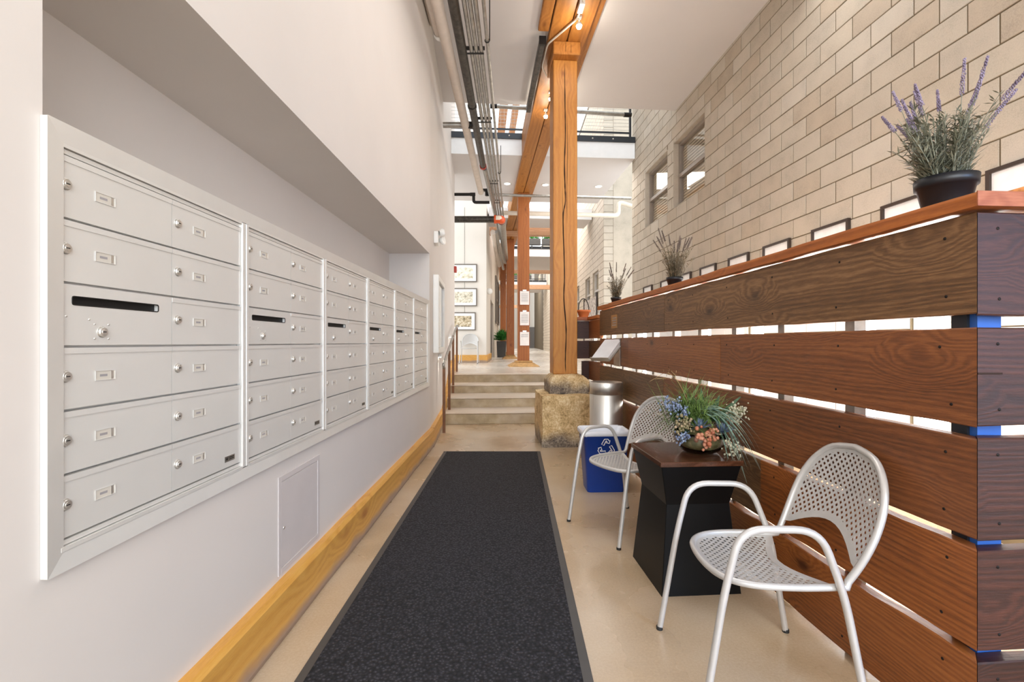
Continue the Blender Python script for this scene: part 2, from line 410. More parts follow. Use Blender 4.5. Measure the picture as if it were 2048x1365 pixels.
# ------------------------------------------------------------------ floors, left wall, ceiling
fl = MB().box((-6, -6, -.2), (6, 9.0, 0)); struct('floor', fl, M['floor'])
UPZ = .666
up = MB().box((-6, 9.62, UPZ-.2), (7, 56, UPZ)); up.box((-6, 9.62, -.2), (7, 9.8, UPZ-.2))
struct('floor_upper', up, M['floor_up'], rotz=TH)
H1 = 5.30
wl = MB()
XW = -1.05
wl.box((-1.9, -6, 0), (XW, 1.05, H1))
wl.box((-1.9, 1.05, 0), (XW, 5.85, .785))
wl.box((-1.9, 1.05, 2.39), (XW, 5.85, H1))
wl.box((-1.9, 1.05, .785), (-1.545, 5.85, 2.39))
wl.box((-1.545, 5.80, .785), (XW, 5.85, 2.39))
struct('wall_left', wl, M['wall'])
w2 = MB().box((-.85, 0, 0), (0, 5.4, 9.5))
struct('wall_left_stair', w2, M['wall'], loc=(XW, 5.85, 0), rotz=TH)
w3 = MB().box((-6, 0, 0), (0, .2, 9)); struct('wall_left_gallery', w3, M['wall_far'], loc=(-.893, 14.7, UPZ))
# seam strip on the gallery wall is built with the pictures below
w4 = MB().box((-.3, .2, 0), (0, 2.5, 9)).box((-.3, 2.5, 2.2), (0, 4.9, 9)).box((-.3, 4.9, 0), (0, 12, 9)).box((-1.5, 12, 0), (-1.2, 38, 9))
struct('wall_left_corridor', w4, M['wall_far'], loc=(-.893, 14.7, UPZ))
dd = MB().box((-.25, 2.5, 0), (-.06, 4.9, 2.2)); dr = struct('door_1', dd, M['door'], loc=(-.893, 14.7, UPZ))
obj('door_handle', MB().box((-.06, 2.7, 1.0), (-.02, 2.82, 1.04)), M['chrome'], dr)
end = MB().box((-6, 0, 0), (8, .2, 9)); struct('wall_far', end, M['wall_far'], loc=(0, 52, UPZ))
db = MB().box((0, 0, 0), (1.2, .08, 2.3)); d2 = struct('door_2', db, M['door'], loc=(1.3, 51.9, UPZ))
obj('door_handle', MB().box((.1, -.06, 1.0), (.22, 0, 1.05)), M['chrome'], d2)
ce = MB().box((-3.2, -6, 0), (3.36, 7.93, .36)); struct('ceiling', ce, M['ceil'], loc=(0, 0, H1), rotz=TH)

# baseboards
def bboard(y0, y1, h, t0=.05, n=24, wob=.004):
    rnd = random.Random(3); loops = []
    for i in range(n+1):
        y = y0+(y1-y0)*i/n; o = rnd.uniform(-wob, wob)
        loops.append([(0, y, 0), (t0-.012+o, y, 0), (t0+o, y, .03), (t0+o*.5, y, h-.022+o), (t0-.014, y, h+o), (0, y, h+o)])
    return MB().loft(loops)
struct('baseboard_left', bboard(-3, 5.85, .24), M['base'], loc=(XW, 0, 0))
b2 = MB()
b2.add([(0,0,0),(.05,0,0),(.05,0,.24),(0,0,.24),(0,1.75,0),(.05,1.75,0),(.05,1.75,.24),(0,1.75,.24)], [(0,1,2,3)[::-1],(4,5,6,7),(1,5,6,2),(2,6,7,3)])
b2.add([(0,1.75,.0),(.05,1.75,.0),(.05,1.75,.24),(0,1.75,.24),(0,3.8,.55),(.05,3.8,.55),(.05,3.8,.92),(0,3.8,.92)], [(0,1,2,3)[::-1],(4,5,6,7),(1,5,6,2),(2,6,7,3)])
b2.box((0, 3.8, .60), (.05, 5.4, .92))
struct('baseboard_stair', b2, M['base'], loc=(XW, 5.85, 0), rotz=TH)
struct('baseboard_gallery', MB().box((-3, -.05, 0), (.03, 0, .24)).box((0, 0, 0), (.04, 2.5, .24)), M['base'], loc=(-.893, 14.7, UPZ))

# ------------------------------------------------------------------ block wall on the right
VB = 3.351
BW = thing('wall_right', 'wall of buff concrete blocks behind the plank fence', 'wall', W(VB, 0, 0), TH); BW['kind'] = 'structure'
for k in ('label', 'category'): del BW[k]
PZ, PU = .2032, .4064
Z0 = 3.027-PZ*14; UEND = 10.29; ZTOP = 9.2
opens = [(6.867, 8.03, 3.637, 4.77), (8.29, 9.46, 3.637, 4.77)]
LOW = [3.31, 3.95, 5.56, 6.85, 9.55]
for u in LOW: opens.append((u-.16, u+.16, .21, 1.78))
us = sorted({-1.5, UEND}|{o[0] for o in opens}|{o[1] for o in opens}); zs = sorted({-.1, ZTOP}|{o[2] for o in opens}|{o[3] for o in opens})
bk = MB()
for i in range(len(us)-1):
    for j in range(len(zs)-1):
        cu, cz = (us[i]+us[i+1])/2, (zs[j]+zs[j+1])/2
        if any(o[0] < cu < o[1] and o[2] < cz < o[3] for o in opens): continue
        bk.box((.006, us[i], zs[j]), (.22, us[i+1], zs[j+1]))
obj('mortar_bed', bk, M['mortar'], BW)
def sub(r, o):
    u0, u1, z0, z1 = r
    if o[0] >= u1 or o[1] <= u0 or o[2] >= z1 or o[3] <= z0: return [r]
    out = []
    if u0 < o[0]: out.append((u0, o[0], z0, z1))
    if u1 > o[1]: out.append((o[1], u1, z0, z1))
    a, b = max(u0, o[0]), min(u1, o[1])
    if z1 > o[3]: out.append((a, b, o[3], z1))
    if z0 < o[2]: out.append((a, b, z0, o[2]))
    return out
def proj(v, u, z):
    p = W(v, u, z)
    if p.y < .15: return None
    return (1030+F_PX*p.x/p.y, 685-F_PX*(p.z-EYE)/p.y)
cands = []; G = .0045
for r in range(int((ZTOP-Z0)/PZ)+1):
    z = Z0+r*PZ
    k0 = 3.438+(PU/2 if (r-14) % 2 else 0); n0 = int((k0+1.5)/PU)+1
    for i in range(-n0, 40):
        u = k0+i*PU
        if u > UEND or u+PU < -1.4: continue
        rects = [(max(u, -1.4), min(u+PU, UEND), max(z, 0), min(z+PZ, ZTOP))]
        for o in opens: rects = [q for rr in rects for q in sub(rr, o)]
        for q in rects:
            if q[1]-q[0] < .03 or q[3]-q[2] < .02: continue
            cu, cz = (q[0]+q[1])/2, (q[2]+q[3])/2
            p = proj(VB, cu, cz); ar = 0
            if p and -60 < p[0] < 2120 and -60 < p[1] < 1400 and cz > 2.15 and not (cz > H1 and cu < 7.95):
                d = W(VB, cu, 0).y; ar = (q[1]-q[0])*(q[3]-q[2])/d**3
            cands.append((ar, q))
cands.sort(key=lambda c: -c[0])
shared = {}; rest = MB()
BMI = 0; rb = random.Random(5)
def blk(mb, a, b, c, d, x):
    # chamfered block
    e = .004
    mb.loft([[(.06, a, c), (.06, b, c), (.06, b, d), (.06, a, d)], [(x+e, a, c), (x+e, b, c), (x+e, b, d), (x+e, a, d)],
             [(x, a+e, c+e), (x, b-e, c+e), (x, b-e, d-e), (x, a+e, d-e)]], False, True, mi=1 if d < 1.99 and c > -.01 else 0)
for i, (ar, q) in enumerate(cands):
    w, h = q[1]-q[0]-2*G, q[3]-q[2]-2*G
    x = rb.uniform(-.0015, .0015)
    if i < 300 and ar > 0:
        key = (round(w, 3), round(h, 3))
        if key not in shared:
            mb = MB(); blk(mb, -w/2, w/2, -h/2-.02+.02, h/2, 0); mb.mi = [0]*len(mb.mi); shared[key] = mb.mesh('brick'); shared[key].materials.append(M['block'])
        obj('brick', shared[key], M['block'], BW, (x, (q[0]+q[1])/2, (q[2]+q[3])/2))
    else: blk(rest, q[0]+G, q[1]-G, q[2]+G, q[3]-G, x)
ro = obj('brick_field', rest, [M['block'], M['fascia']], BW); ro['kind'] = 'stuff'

def window(name, y0, y1, z0, z1, loc, rotz, mf, mp, dep=.09, back=.2, rail=True, fw=.055, blind=True, side=1):
    # y along the wall, x into the wall
    w = thing(name, 'x', 'window', loc, rotz); del w['label']; del w['category']; w['kind'] = 'structure'
    f = MB(); s = side
    def bx(a, b): f.box((min(a[0], b[0]), a[1], a[2]), (max(a[0], b[0]), b[1], b[2]))
    bx((s*dep, y0, z0), (s*(dep+.07), y0+fw, z1)); bx((s*dep, y1-fw, z0), (s*(dep+.07), y1, z1))
    bx((s*dep, y0+fw, z0), (s*(dep+.07), y1-fw, z0+fw)); bx((s*dep, y0+fw, z1-fw), (s*(dep+.07), y1-fw, z1))
    obj('window_frame', f, mf, w)
    if dep > .05:
        f = MB(); bx((0, y0-.001, z0), (s*dep, y0+.008, z1)); bx((0, y1-.008, z0), (s*dep, y1+.001, z1)); bx((0, y0+.008, z0-.001), (s*dep, y1-.008, z0+.008)); bx((0, y0+.008, z1-.008), (s*dep, y1-.008, z1+.001))
        obj('window_lining', f, M['block'], w)
    zm = (z0+z1)/2-.02
    if rail:
        f = MB(); bx((s*(dep-.015), y0+fw, zm-.03), (s*(dep+.05), y1-fw, zm+.03)); obj('meeting_rail', f, mf, w)
    for a, b in (((z0+fw, zm), (zm, z1-fw)) if rail else ((z0+fw, z1-fw),)):
        f = MB(); bx((s*(dep+.03), y0+fw, a), (s*(dep+.036), y1-fw, b)); obj('pane', f, mp, w)
    if blind:
        f = MB(); n = int((z1-z0-2*fw)/.05)
        for k in range(n):
            z = z0+fw+.05*k; f.add([(s*(dep+.062), y0+fw, z), (s*(dep+.062), y1-fw, z), (s*(dep+.082), y1-fw, z+.052), (s*(dep+.082), y0+fw, z+.052)], [(0, 1, 2, 3)])
        o_ = obj('blind_slats', f, M['blind'], w); o_['kind'] = 'stuff'
        obj('backing', MB().box((s*(dep+.09) if s > 0 else s*(dep+.1), y0, z0), (s*(dep+.1) if s > 0 else s*(dep+.09), y1, z1)), M['blind'], w)
    return w
WL = W(VB, 0, 0)
window('window_1', 6.867, 8.03, 3.637, 4.77, WL, TH, M['winframe'], M['pane'])
window('window_2', 8.29, 9.46, 3.637, 4.77, WL, TH, M['winframe'], M['pane'])
for i, u in enumerate(LOW):
    window('window_%d' % (i+3), u-.16, u+.16, .21, 1.78, WL, TH, M['fascia'], M['daypane'], .03, .1, False, .035, False)

# framed prints in a row on the block wall
fu = [(Y-.2406)/.9974 for Y in (3.12, 3.94, 4.767, 5.59, 6.376, 7.2, 8.0, 8.78, 9.71)]
ordn = ['nearest', 'second', 'third', 'fourth', 'fifth', 'sixth', 'seventh', 'eighth', 'farthest']
for i, u in enumerate(fu):
    lb = 'dark framed print with white mount on block wall, %s of the row from the camera' % ordn[i]
    if i == 0: lb = 'dark framed print of rust coloured wall at the frame edge, nearest of the row'
    t = thing('picture_frame', lb, 'picture', W(VB-.004, u-.24, 1.85), TH, 'framed prints along the block wall')
    f = MB(); a, b, c = -.24, .24, .58
    for p in (((-.03, a, 0), (0, a+.025, c)), ((-.03, b-.025, 0), (0, b, c)), ((-.03, a+.025, 0), (0, b-.025, .025)), ((-.03, a+.025, c-.025), (0, b-.025, c))): f.box(*p)
    obj('frame', f, M['frame_dark'], t)
    obj('mount', MB().box((-.012, a+.02, .02), (-.002, b-.02, c-.02)), M['white'], t)
    obj('print', MB().box((-.014, a+.10, .1), (-.012, b-.10, c-.17)), M['art_rust'] if i == 0 else M['art_pale'], t)

# ------------------------------------------------------------------ corridor wall far right, pier, recess
FRX, FRY = 2.57, 13.7; FRA = .012
far = MB()
fo = [(.8, 1.8, 2.38, 3.54), (2.3, 3.3, 2.38, 3.54), (4.8, 5.7, 2.38, 3.54), (7.4, 8.3, 2.38, 3.54)]
us = sorted({0, 38}|{o[0] for o in fo}|{o[1] for o in fo}); zs = sorted({0, 9.5}|{o[2] for o in fo}|{o[3] for o in fo})
for i in range(len(us)-1):
    for j in range(len(zs)-1):
        cu, cz = (us[i]+us[i+1])/2, (zs[j]+zs[j+1])/2
        if any(o[0] < cu < o[1] and o[2] < cz < o[3] for o in fo): continue
        far.box((.006, us[i], zs[j]), (.3, us[i+1], zs[j+1]))
wf = struct('wall_right_corridor', far, M['mortar'], loc=(FRX, FRY, 0), rotz=FRA)
bb = MB()
def blk2(mb, a, b, c, d):
    mb.loft([[(.01, a, c), (.01, b, c), (.01, b, d), (.01, a, d)], [(0, a+.002, c+.002), (0, b-.002, c+.002), (0, b-.002, d-.002), (0, a+.002, d-.002)]], False, True)
for r in range(3, 46):
    z = r*PZ; off = PU/2 if r % 2 else 0; u = -off
    while u < 24:
        rects = [(max(u, 0), u+PU, z, z+PZ)]
        for o in fo: rects = [q for rr in rects for q in sub(rr, o)]
        for q in rects:
            if q[1]-q[0] > .02 and q[3]-q[2] > .02: blk2(bb, q[0]+.005, q[1]-.005, q[2]+.005, q[3]-.005)
        u += PU
bo = obj('brick_field', bb, M['block_w'], wf); bo['kind'] = 'stuff'
for i, o in enumerate(fo):
    window('window_%d' % (i+8), o[0], o[1], o[2], o[3], (FRX, FRY, 0), FRA, M['winframe_w'], M['pane'], .06)
struct('trim_1', MB().box((-.05, .6, 2.06), (0, 12, 2.13)), M['fascia'], loc=(FRX, FRY, 0), rotz=FRA)
# pier face and plain recess wall that face the camera
pier = struct('wall_pier', MB().box((.006, .012, 0), (.28, .3, 9.5)), M['mortar'], loc=(FRX, FRY-.02, 0))
for r in range(4, 46):
    z = r*PZ; mb = MB().box((.0, 0, .005), (.27, .02, PZ-.005))
    obj('brick', mb, M['block'], pier, (0, 0, z))
struct('wall_recess', MB().box((.28, 0, 0), (2.2, .2, 9.5)), M['block'], loc=(FRX, FRY, 0))
t = thing('fabric_hanging', 'patterned fabric panel hanging on the pale corridor wall with dark side rods', 'wall hanging', (FRX-.03, FRY+1.0, 1.0), FRA)
obj('fabric', MB().box((0, 0, 0), (.02, 2.4, 1.75)), M['art_fabric'], t)
obj('rod', MB().tube([(.0, -.03, -.05), (.0, -.03, 1.85)], .03), M['frame_dark'], t); obj('rod', MB().tube([(.0, 2.43, -.05), (.0, 2.43, 1.85)], .03), M['frame_dark'], t)
t = thing('picture_frame', 'small pale framed print at the corner of the pier above the fence', 'picture', (FRX-.02, FRY+.2, 1.85), FRA)
obj('frame', MB().box((0, 0, 0), (.02, .45, .025)).box((0, 0, .475), (.02, .45, .5)).box((0, 0, .025), (.02, .025, .475)).box((0, .425, .025), (.02, .45, .475)), M['frame_dark'], t); obj('mount', MB().box((.005, .02, .02), (.018, .43, .48)), M['white'], t)
for i, y in enumerate((7.0, 9.0, 12.5)):
    t = thing('fabric_hanging', ['long narrow hanging far along the corridor wall, nearer one', 'long narrow hanging far along the corridor wall, middle one', 'long narrow hanging far along the corridor wall, farthest one'][i], 'wall hanging', (FRX-.03, FRY+y+3, .95), FRA)
    obj('fabric', MB().box((0, 0, 0), (.02, 1.0, 1.7)), M['art_fabric' if i != 1 else 'art_rust'], t); obj('rod', MB().box((-.02, -.05, 1.7), (.03, 1.05, 1.75)), M['frame_dark'], t)

# ------------------------------------------------------------------ stairs
st = thing('stairs', 'four wide worn concrete steps rising to the upper hall', 'stairs', W(0, 7.5, 0), TH)
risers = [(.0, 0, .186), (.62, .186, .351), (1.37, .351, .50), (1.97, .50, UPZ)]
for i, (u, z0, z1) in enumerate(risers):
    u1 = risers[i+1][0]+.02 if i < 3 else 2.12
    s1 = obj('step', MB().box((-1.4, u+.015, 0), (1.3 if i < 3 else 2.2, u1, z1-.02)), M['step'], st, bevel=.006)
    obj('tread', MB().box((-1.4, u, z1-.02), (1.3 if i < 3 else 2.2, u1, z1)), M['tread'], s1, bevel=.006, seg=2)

# handrail on the left
hr = thing('handrail', 'bronze coloured square post handrail beside the steps', 'handrail', (0, 0, 0))
pp = [(-1.02, 6.79, 0, .94), (-1.085, 7.80, .186, 1.16), (-1.155, 8.83, .351, 1.42), (-1.25, 10.16, UPZ, 1.62)]
M['bronze'] = plain('bronze_steel', '6E4A32', .35, .6, var=.2)
for x, y, z0, z1 in pp: obj('post', MB().box((-.02, -.02, 0), (.02, .02, z1-z0)), M['bronze'], hr, (x, y, z0), TH)
rl = rounded([(-1.02, 6.79, .92), (-1.02, 6.74, .98), (-1.075, 7.6, 1.16), (-1.25, 10.16, 1.66), (-1.28, 10.7, 1.66)], .06)
obj('rail', MB().tube(rl, .021, 10), M['galv'], hr)

# ------------------------------------------------------------------ timber posts, beam, pedestals
def stoneblock(dx, dy, dz, n=7, jit=.02, seed=1, taper=0.0, top=0.0):
    bm = bmesh.new(); bmesh.ops.create_cube(bm, size=1)
    bmesh.ops.subdivide_edges(bm, edges=bm.edges, cuts=n, use_grid_fill=True)
    r = random.Random(seed)
    from mathutils import noise as mn
    for v in bm.verts:
        p = v.co; f = 1-taper*(p.z+.5)
        if top and p.z > .2: f *= 1-top*(p.z-.2)/.3
        q = Vector((p.x*dx*f, p.y*dy*f, (p.z+.5)*dz))
        k = mn.noise_vector(q*6+Vector((seed*9, 0, 0)))*jit+mn.noise_vector(q*17+Vector((seed*5, 3, 0)))*jit*.4
        if p.z < -.49: k.z = 0
        edge = sum(1 for c in (p.x, p.y, p.z) if abs(c) > .49)
        if edge >= 2: q = q*.985 if p.z > 0 else Vector((q.x*.985, q.y*.985, q.z))
        v.co = q+k
    me = bpy.data.meshes.new('stone_block'); bm.to_mesh(me); bm.free()
    for p in me.polygons: p.use_smooth = True
    return me
def crisp(o, a=38):
    m = o.modifiers.new('edges', 'EDGE_SPLIT'); m.split_angle = radians(a); return o
t = thing('stone_pedestal', 'rough stone pedestal of two stacked blocks under the front timber post', 'pedestal', W(1.10, 6.18, 0), TH)
crisp(obj('stone_block', stoneblock(.70, .82, .645, 12, .013, 2), M['stone'], t))
crisp(obj('stone_block', stoneblock(.50, .62, .235, 10, .011, 4, 0, .25), M['stone'], t, (.02, .05, .645), label='smaller upper stone block with sloped shoulders'))
def post(u, size, z0, z1, mt, label, crack=None, v=1.12):
    t = thing('timber_post', label, 'post', W(v, u, z0), TH, 'timber posts down the middle of the hall'); h = size/2
    obj('shaft', MB().box((-h, -h, 0), (h, h, z1-z0)), mt, t, bevel=.012, seg=2)
    if crack:
        mb = MB()
        for path, wd in crack:
            L = []; R = []
            P = spl([(p[0], p[1], 0) for p in path], 5)
            for i, p in enumerate(P):
                w = wd*(min(1, i/4, (len(P)-1-i)/4)+.06)*random.uniform(.7, 1.3)
                L.append((p.x-w, p.y)); R.append((p.x+w, p.y))
            for i in range(len(L)-1):
                a, b, c, d = L[i], R[i], R[i+1], L[i+1]; y0, y1 = -h-.0012, -h+.02
                mb.add([(a[0], y0, a[1]), (b[0], y0, b[1]), (c[0], y0, c[1]), (d[0], y0, d[1]), ((a[0]+b[0])/2, y1, a[1]), ((c[0]+d[0])/2, y1, c[1])],
                       [(0, 1, 2, 3), (0, 3, 5, 4), (1, 4, 5, 2)])
        obj('crack', mb, M['blackcrack'], t)
    return t
cr = [([(-.01, 4.17), (-.005, 3.6), (.0, 3.2), (-.012, 2.8), (-.005, 2.5), (.0, 2.3), (-.03, 2.1), (-.02, 1.7), (-.012, 1.3), (-.02, 1.0), (.01, .6), (.0, .2), (.005, .02)], .007),
      ([(.02, 3.5), (.03, 3.0), (.02, 2.4), (.025, 2.0)], .0025), ([(-.04, 2.6), (-.035, 2.0), (-.02, 1.5)], .003)]
post(6.386, .325, .875, 5.06, POST, 'tall orange fir post with a long dark crack on the stone pedestal', cr)
t = thing('bolster_block', 'square timber bolster block between the front post and the ceiling beam', 'block', W(1.12, 6.386, 5.06), TH)
obj('block', MB().box((-.18, -.29, 0), (.18, .29, .17)), BEAM, t, bevel=.01)
obj('end_grain_crack', MB().box((-.02, -.2915, .03), (-.016, -.285, .15)).box((.05, -.2915, .02), (.054, -.285, .13)), M['blackcrack'], t)
def pyramid_base(u, s, label, h=.13):
    t = thing('post_base', label, 'post base', W(1.12, u, UPZ), TH)
    a, b = s/2, s*.31
    obj('flared_stone', MB().loft([[(-a, -a, 0), (a, -a, 0), (a, a, 0), (-a, a, 0)], [(-a*.96, -a*.96, .02), (a*.96, -a*.96, .02), (a*.96, a*.96, .02), (-a*.96, a*.96, .02)], [(-b, -b, h-.03), (b, -b, h-.03), (b, b, h-.03), (-b, b, h-.03)]]), M['stone2'], t)
    obj('plinth', MB().cbox((0, 0, h-.005), (s*.56, s*.56, .05)), M['stone2'], t, bevel=.006)
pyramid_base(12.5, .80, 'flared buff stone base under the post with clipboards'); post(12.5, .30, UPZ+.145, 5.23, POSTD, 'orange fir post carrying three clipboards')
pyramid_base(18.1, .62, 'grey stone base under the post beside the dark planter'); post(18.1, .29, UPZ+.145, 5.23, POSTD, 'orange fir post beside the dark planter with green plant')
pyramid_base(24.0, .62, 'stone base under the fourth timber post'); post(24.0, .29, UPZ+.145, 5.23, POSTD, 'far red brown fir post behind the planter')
bm_ = thing('timber_beam', 'double orange fir beam running down the hall above the posts', 'beam', W(1.12, 0, 5.23), TH)
obj('beam_ply', MB().box((-.25, -2, 0), (-.007, 30, .55)), BEAM, bm_, bevel=.008); obj('beam_ply', MB().box((.007, -2, 0), (.25, 30, .55)), BEAM, bm_, bevel=.008)
obj('ledger', MB().box((.25, -2, .045), (.33, 8.0, .08)), BEAM, bm_); obj('ledger', MB().box((-.40, -2, .01), (-.262, 5.95, .07)), BEAM, bm_, bevel=.01)
t = thing('timber_beam', 'upper floor fir beam seen through the open well, left one', 'beam', W(.75, 8.2, 9.0), TH); obj('beam', MB().box((-.13, 0, 0), (.13, 20, .3)), M['farwood'], t)
t = thing('timber_beam', 'upper floor fir beam seen through the open well, nearer the post', 'beam', W(1.15, 8.2, 9.0), TH); obj('beam', MB().box((-.1, 0, 0), (.1, 20, .3)), M['farwood'], t)
t = thing('cable_duct', 'dark square duct hung along the side of the timber beam', 'duct', W(.79, 6.05, 5.13), TH)
obj('duct', MB().box((-.04, 0, 0), (.04, 1.8, .1)), M['darkpipe'], t, bevel=.01); obj('end_cap', MB().box((-.045, -.03, -.005), (.045, 0, .105)), M['ironblack'], t)

# lamps on the beam
def spot(v, u, z, label, e):
    t = thing('spot_lamp', label, 'lamp', W(v, u, z), TH, 'small bright lamps on the timber beam')
    obj('bracket', MB().box((-.03, -.03, -.02), (.03, .03, 0)).tube([(0, 0, -.01), (0, 0, -.08)], .008), M['trimw'], t)
    obj('head', MB().lathe([(.012, -.06), (.03, -.08), (.036, -.11)], 14), M['trimw'], t)
    obj('bulb', MB().ball((0, 0, -.115), .034, 12, 8), M['glow'], t)
    d = bpy.data.lights.new('lamp_light', 'POINT'); d.energy = e; d.color = (1, .90, .74); d.shadow_soft_size = .05
    o = link(bpy.data.objects.new('lamp_light', d)); o.parent = t; o.location = (0, 0, -.22)
spot(1.18, 5.63, 5.23, 'small bright lamp under the beam just before the front post', 5)
spot(1.09, 7.35, 5.23, 'upper of two bright lamps beside the front post, nearer the camera', 3.5)
spot(1.09, 7.92, 5.23, 'lower of two bright lamps beside the front post, farther one', 3.5)
t = thing('conduit', 'thin pale conduit bent across the beam to the front post', 'conduit', (0, 0, 0))
P = [W(1.17, 5.2, 5.2), W(1.16, 5.62, 5.2), W(.87, 6.15, 5.21), W(.855, 6.6, 5.17), W(.94, 6.75, 5.14)]
obj('tube', MB().tube(rounded(P, .06), .012), M['pipew'], t)
obj('junction_box', MB().cbox((0, 0, 0), (.06, .16, .05)), M['trimw'], t, W(1.16, 5.42, 5.2), TH)

# ------------------------------------------------------------------ bridges across the open well
def bridge(name, label, u0, u1, v0, v1, z, rail='mesh', beam=False, plants=False):
    t = thing('walkway_bridge', label, 'bridge', W(0, u0, z), TH)
    L = u1-u0
    obj('slab', MB().box((v0, 0, 0), (v1, L, .34)), [M['ceil']], t)
    obj('fascia', MB().box((v0, -.02, 0), (v1, 0, .34)), M['fascia'], t)
    an = None if rail is None else obj('edge_angle', MB().box((v0, -.05, .34), (v1, .05, .46)), M['steelangle'], t)
    for k in range(int((v1-v0)/.45) if rail else 0):
        obj('bolt', MB().lathe([(.018, 0), (.014, .014), (0, .016)], 8, M=Matrix.Translation((v0+.3+k*.45, -.05, .4)) @ Matrix.Rotation(pi/2, 4, 'X')), M['chrome'], an)
    if rail:
        n = int((v1-v0)/1.5)
        for k in range(n+1):
            v = v0+.1+(v1-v0-.2)*k/n; obj('rail_post', MB().box((v-.022, -.022, .46), (v+.022, .022, 1.55)), M['steelangle'], t)
        obj('bottom_rail', MB().box((v0+.1, -.015, .54), (v1-.1, .015, .575)), M['steelangle'], t); obj('top_rail', MB().box((v0+.1, -.02, 1.53), (v1-.1, .02, 1.58)), M['steelangle'], t)
        c = MB()
        for k in range(12): c.tube([(v0+.1, 0, .62+k*.075), (v1-.1, 0, .62+k*.075)], .004, 5)
        cc = obj('cable_wires', c, M['cable'], t); cc['kind'] = 'stuff'
        c = MB()
        for k in range(int((1.5-v0)/.075)): c.tube([(v0+.12+k*.075, 0, .57), (v0+.12+k*.075, 0, 1.53)], .003, 5)
        cc = obj('wire_mesh', c, M['cable'], t); cc['kind'] = 'stuff'
    if plants:
        for k, v in enumerate((1.5, 2.35, 3.2)):
            pb = obj('planter_box', MB().box((v-.38, -.26, .5), (v+.38, -.06, .78)), M['planter'], t)
            for q in range(4): obj('slat', MB().box((v-.4, -.275, .52+q*.065), (v+.4, -.26, .565+q*.065)), M['planter'], pb)
            f = MB(); rr = random.Random(k)
            for q in range(60):
                a = rr.uniform(0, 6.28); p = Vector((v+rr.uniform(-.36, .36), -.16+rr.uniform(-.1, .1), .76)); d = Vector((cos(a)*.12, sin(a)*.1, rr.uniform(.1, .3)))
                s_ = Vector((-sin(a), cos(a), 0))*.03; f.add([p, p+d*.5+s_, p+d, p+d*.5-s_], [(0, 1, 2, 3)])
            fo_ = obj('foliage', f, M['plant'], t); fo_['kind'] = 'stuff'
    return t
B2 = bridge('b', 'nearest white concrete bridge with cable railing across the well', 10.09, 13.4, -1.05, 3.34, 5.30)
bridge('b', 'second white bridge beyond the post with clipboards', 15.2, 16.4, .26, 3.6, 5.30, None)
bridge('b', 'third bridge with slatted planters and railing', 21.9, 26, .72, 4.0, 5.30, 'm', plants=True)
bridge('b', 'farthest bridge with slatted planters and railing', 33.8, 38, 1.6, 4.7, 5.30, 'm', plants=True)
for i, (u, z) in enumerate(((16.6, 5.1), (27.5, 5.35), (39, 5.6), (30, 4.7), (44, 4.5))):
    t = thing('cross_beam', ['pale timber cross beam beyond the second bridge', 'pale timber cross beam beyond the third bridge', 'pale timber cross beam beyond the farthest bridge', 'low pale timber cross beam between the far bridges', 'lowest pale timber cross beam at the corridor end'][i], 'beam', W(1, u, z), TH)
    obj('beam', MB().box((-2, 0, 0), (3.5 if i else 1.75, .3, .28)), M['farwood'], t)
for v, u, lab in ((-.2+.86, 11.88, 'recessed downlight left of the timber beam under the bridge'), (.77+.86, 11.9, 'recessed downlight beside the front post under the bridge'), (2.71+.87, 11.93, 'recessed downlight near the block wall under the bridge')):
    v = v if v < 3.2 else 3.0
    t = thing('downlight', lab, 'lamp', W(v, u, 5.30), TH, 'downlights under the nearest bridge')
    obj('ring', MB().lathe([(.10, 0), (.10, -.012), (.075, -.012), (.075, -.002)], 20), M['trimw'], t); obj('lens', MB().lathe([(.075, -.004), (0, -.006)], 20), M['glow_small'], t)

# ------------------------------------------------------------------ pipes
def pipe(label, pts, r, m, rr=.12, cat='pipe', couple=None, group=None, n=12, name='pipe'):
    P = [Vector(p) for p in pts]
    t = thing(name, label, cat, P[0], 0, group); Q = [p-P[0] for p in P]
    obj('tube', MB().tube(rounded(Q, rr) if len(Q) > 2 else Q, r, n), m, t)
    for p, d, ln, mt in (couple or []):
        p = Vector(p)-P[0]; d = Vector(d).normalized(); obj('coupling', MB().tube([p-d*ln/2, p+d*ln/2], r*1.18, n), mt, t)
    return t
DZ = 3.45; ZP = EYE+DZ
Yd = Vector((0, 1, 0))
pipe('dark iron pipe along the ceiling beside the white wall', [(-.625, 0, ZP), (-.625, 9.3, ZP)], .057, M['darkpipe'], couple=[((-.625, 9.25, ZP), Yd, .06, M['red']), ((-.625, 6.9, ZP), Yd, .05, M['darkpipe'])])
pipe('dark iron pipe continuing past the rusty coupling', [(-.60, 9.36, ZP), (-.47, 15.5, ZP-.05)], .05, M['galv'])
for i, x in enumerate((-.525, -.468, -.41)):
    pipe('grey steel conduit in the strapped trio, %s' % ['left one beside the dark pipe', 'middle one', 'right one'][i], [(x, 0, ZP), (x+.03, 15, ZP)], .024, M['galv'], group='strapped conduits', cat='conduit', name='conduit')
for i, y in enumerate((5.6, 7.35, 10.2, 11.6)):
    t = thing('pipe_strap', 'dark strap clamping the three conduits, %s' % ['nearest the camera', 'above the open well', 'third along', 'farthest along'][i], 'strap', (-.468, y, ZP), 0, 'straps on the conduits')
    obj('strut', MB().box((-.11, -.02, .024), (.11, .02, .05)), M['ironblack'], t); obj('clamp', MB().box((-.1, -.012, -.03), (.1, .012, -.022)), M['ironblack'], t)
pipe('thin bright conduit hung apart to the right of the trio', [(-.318, 0, ZP), (-.318, 14, ZP)], .02, M['galv'], cat='conduit', name='conduit')
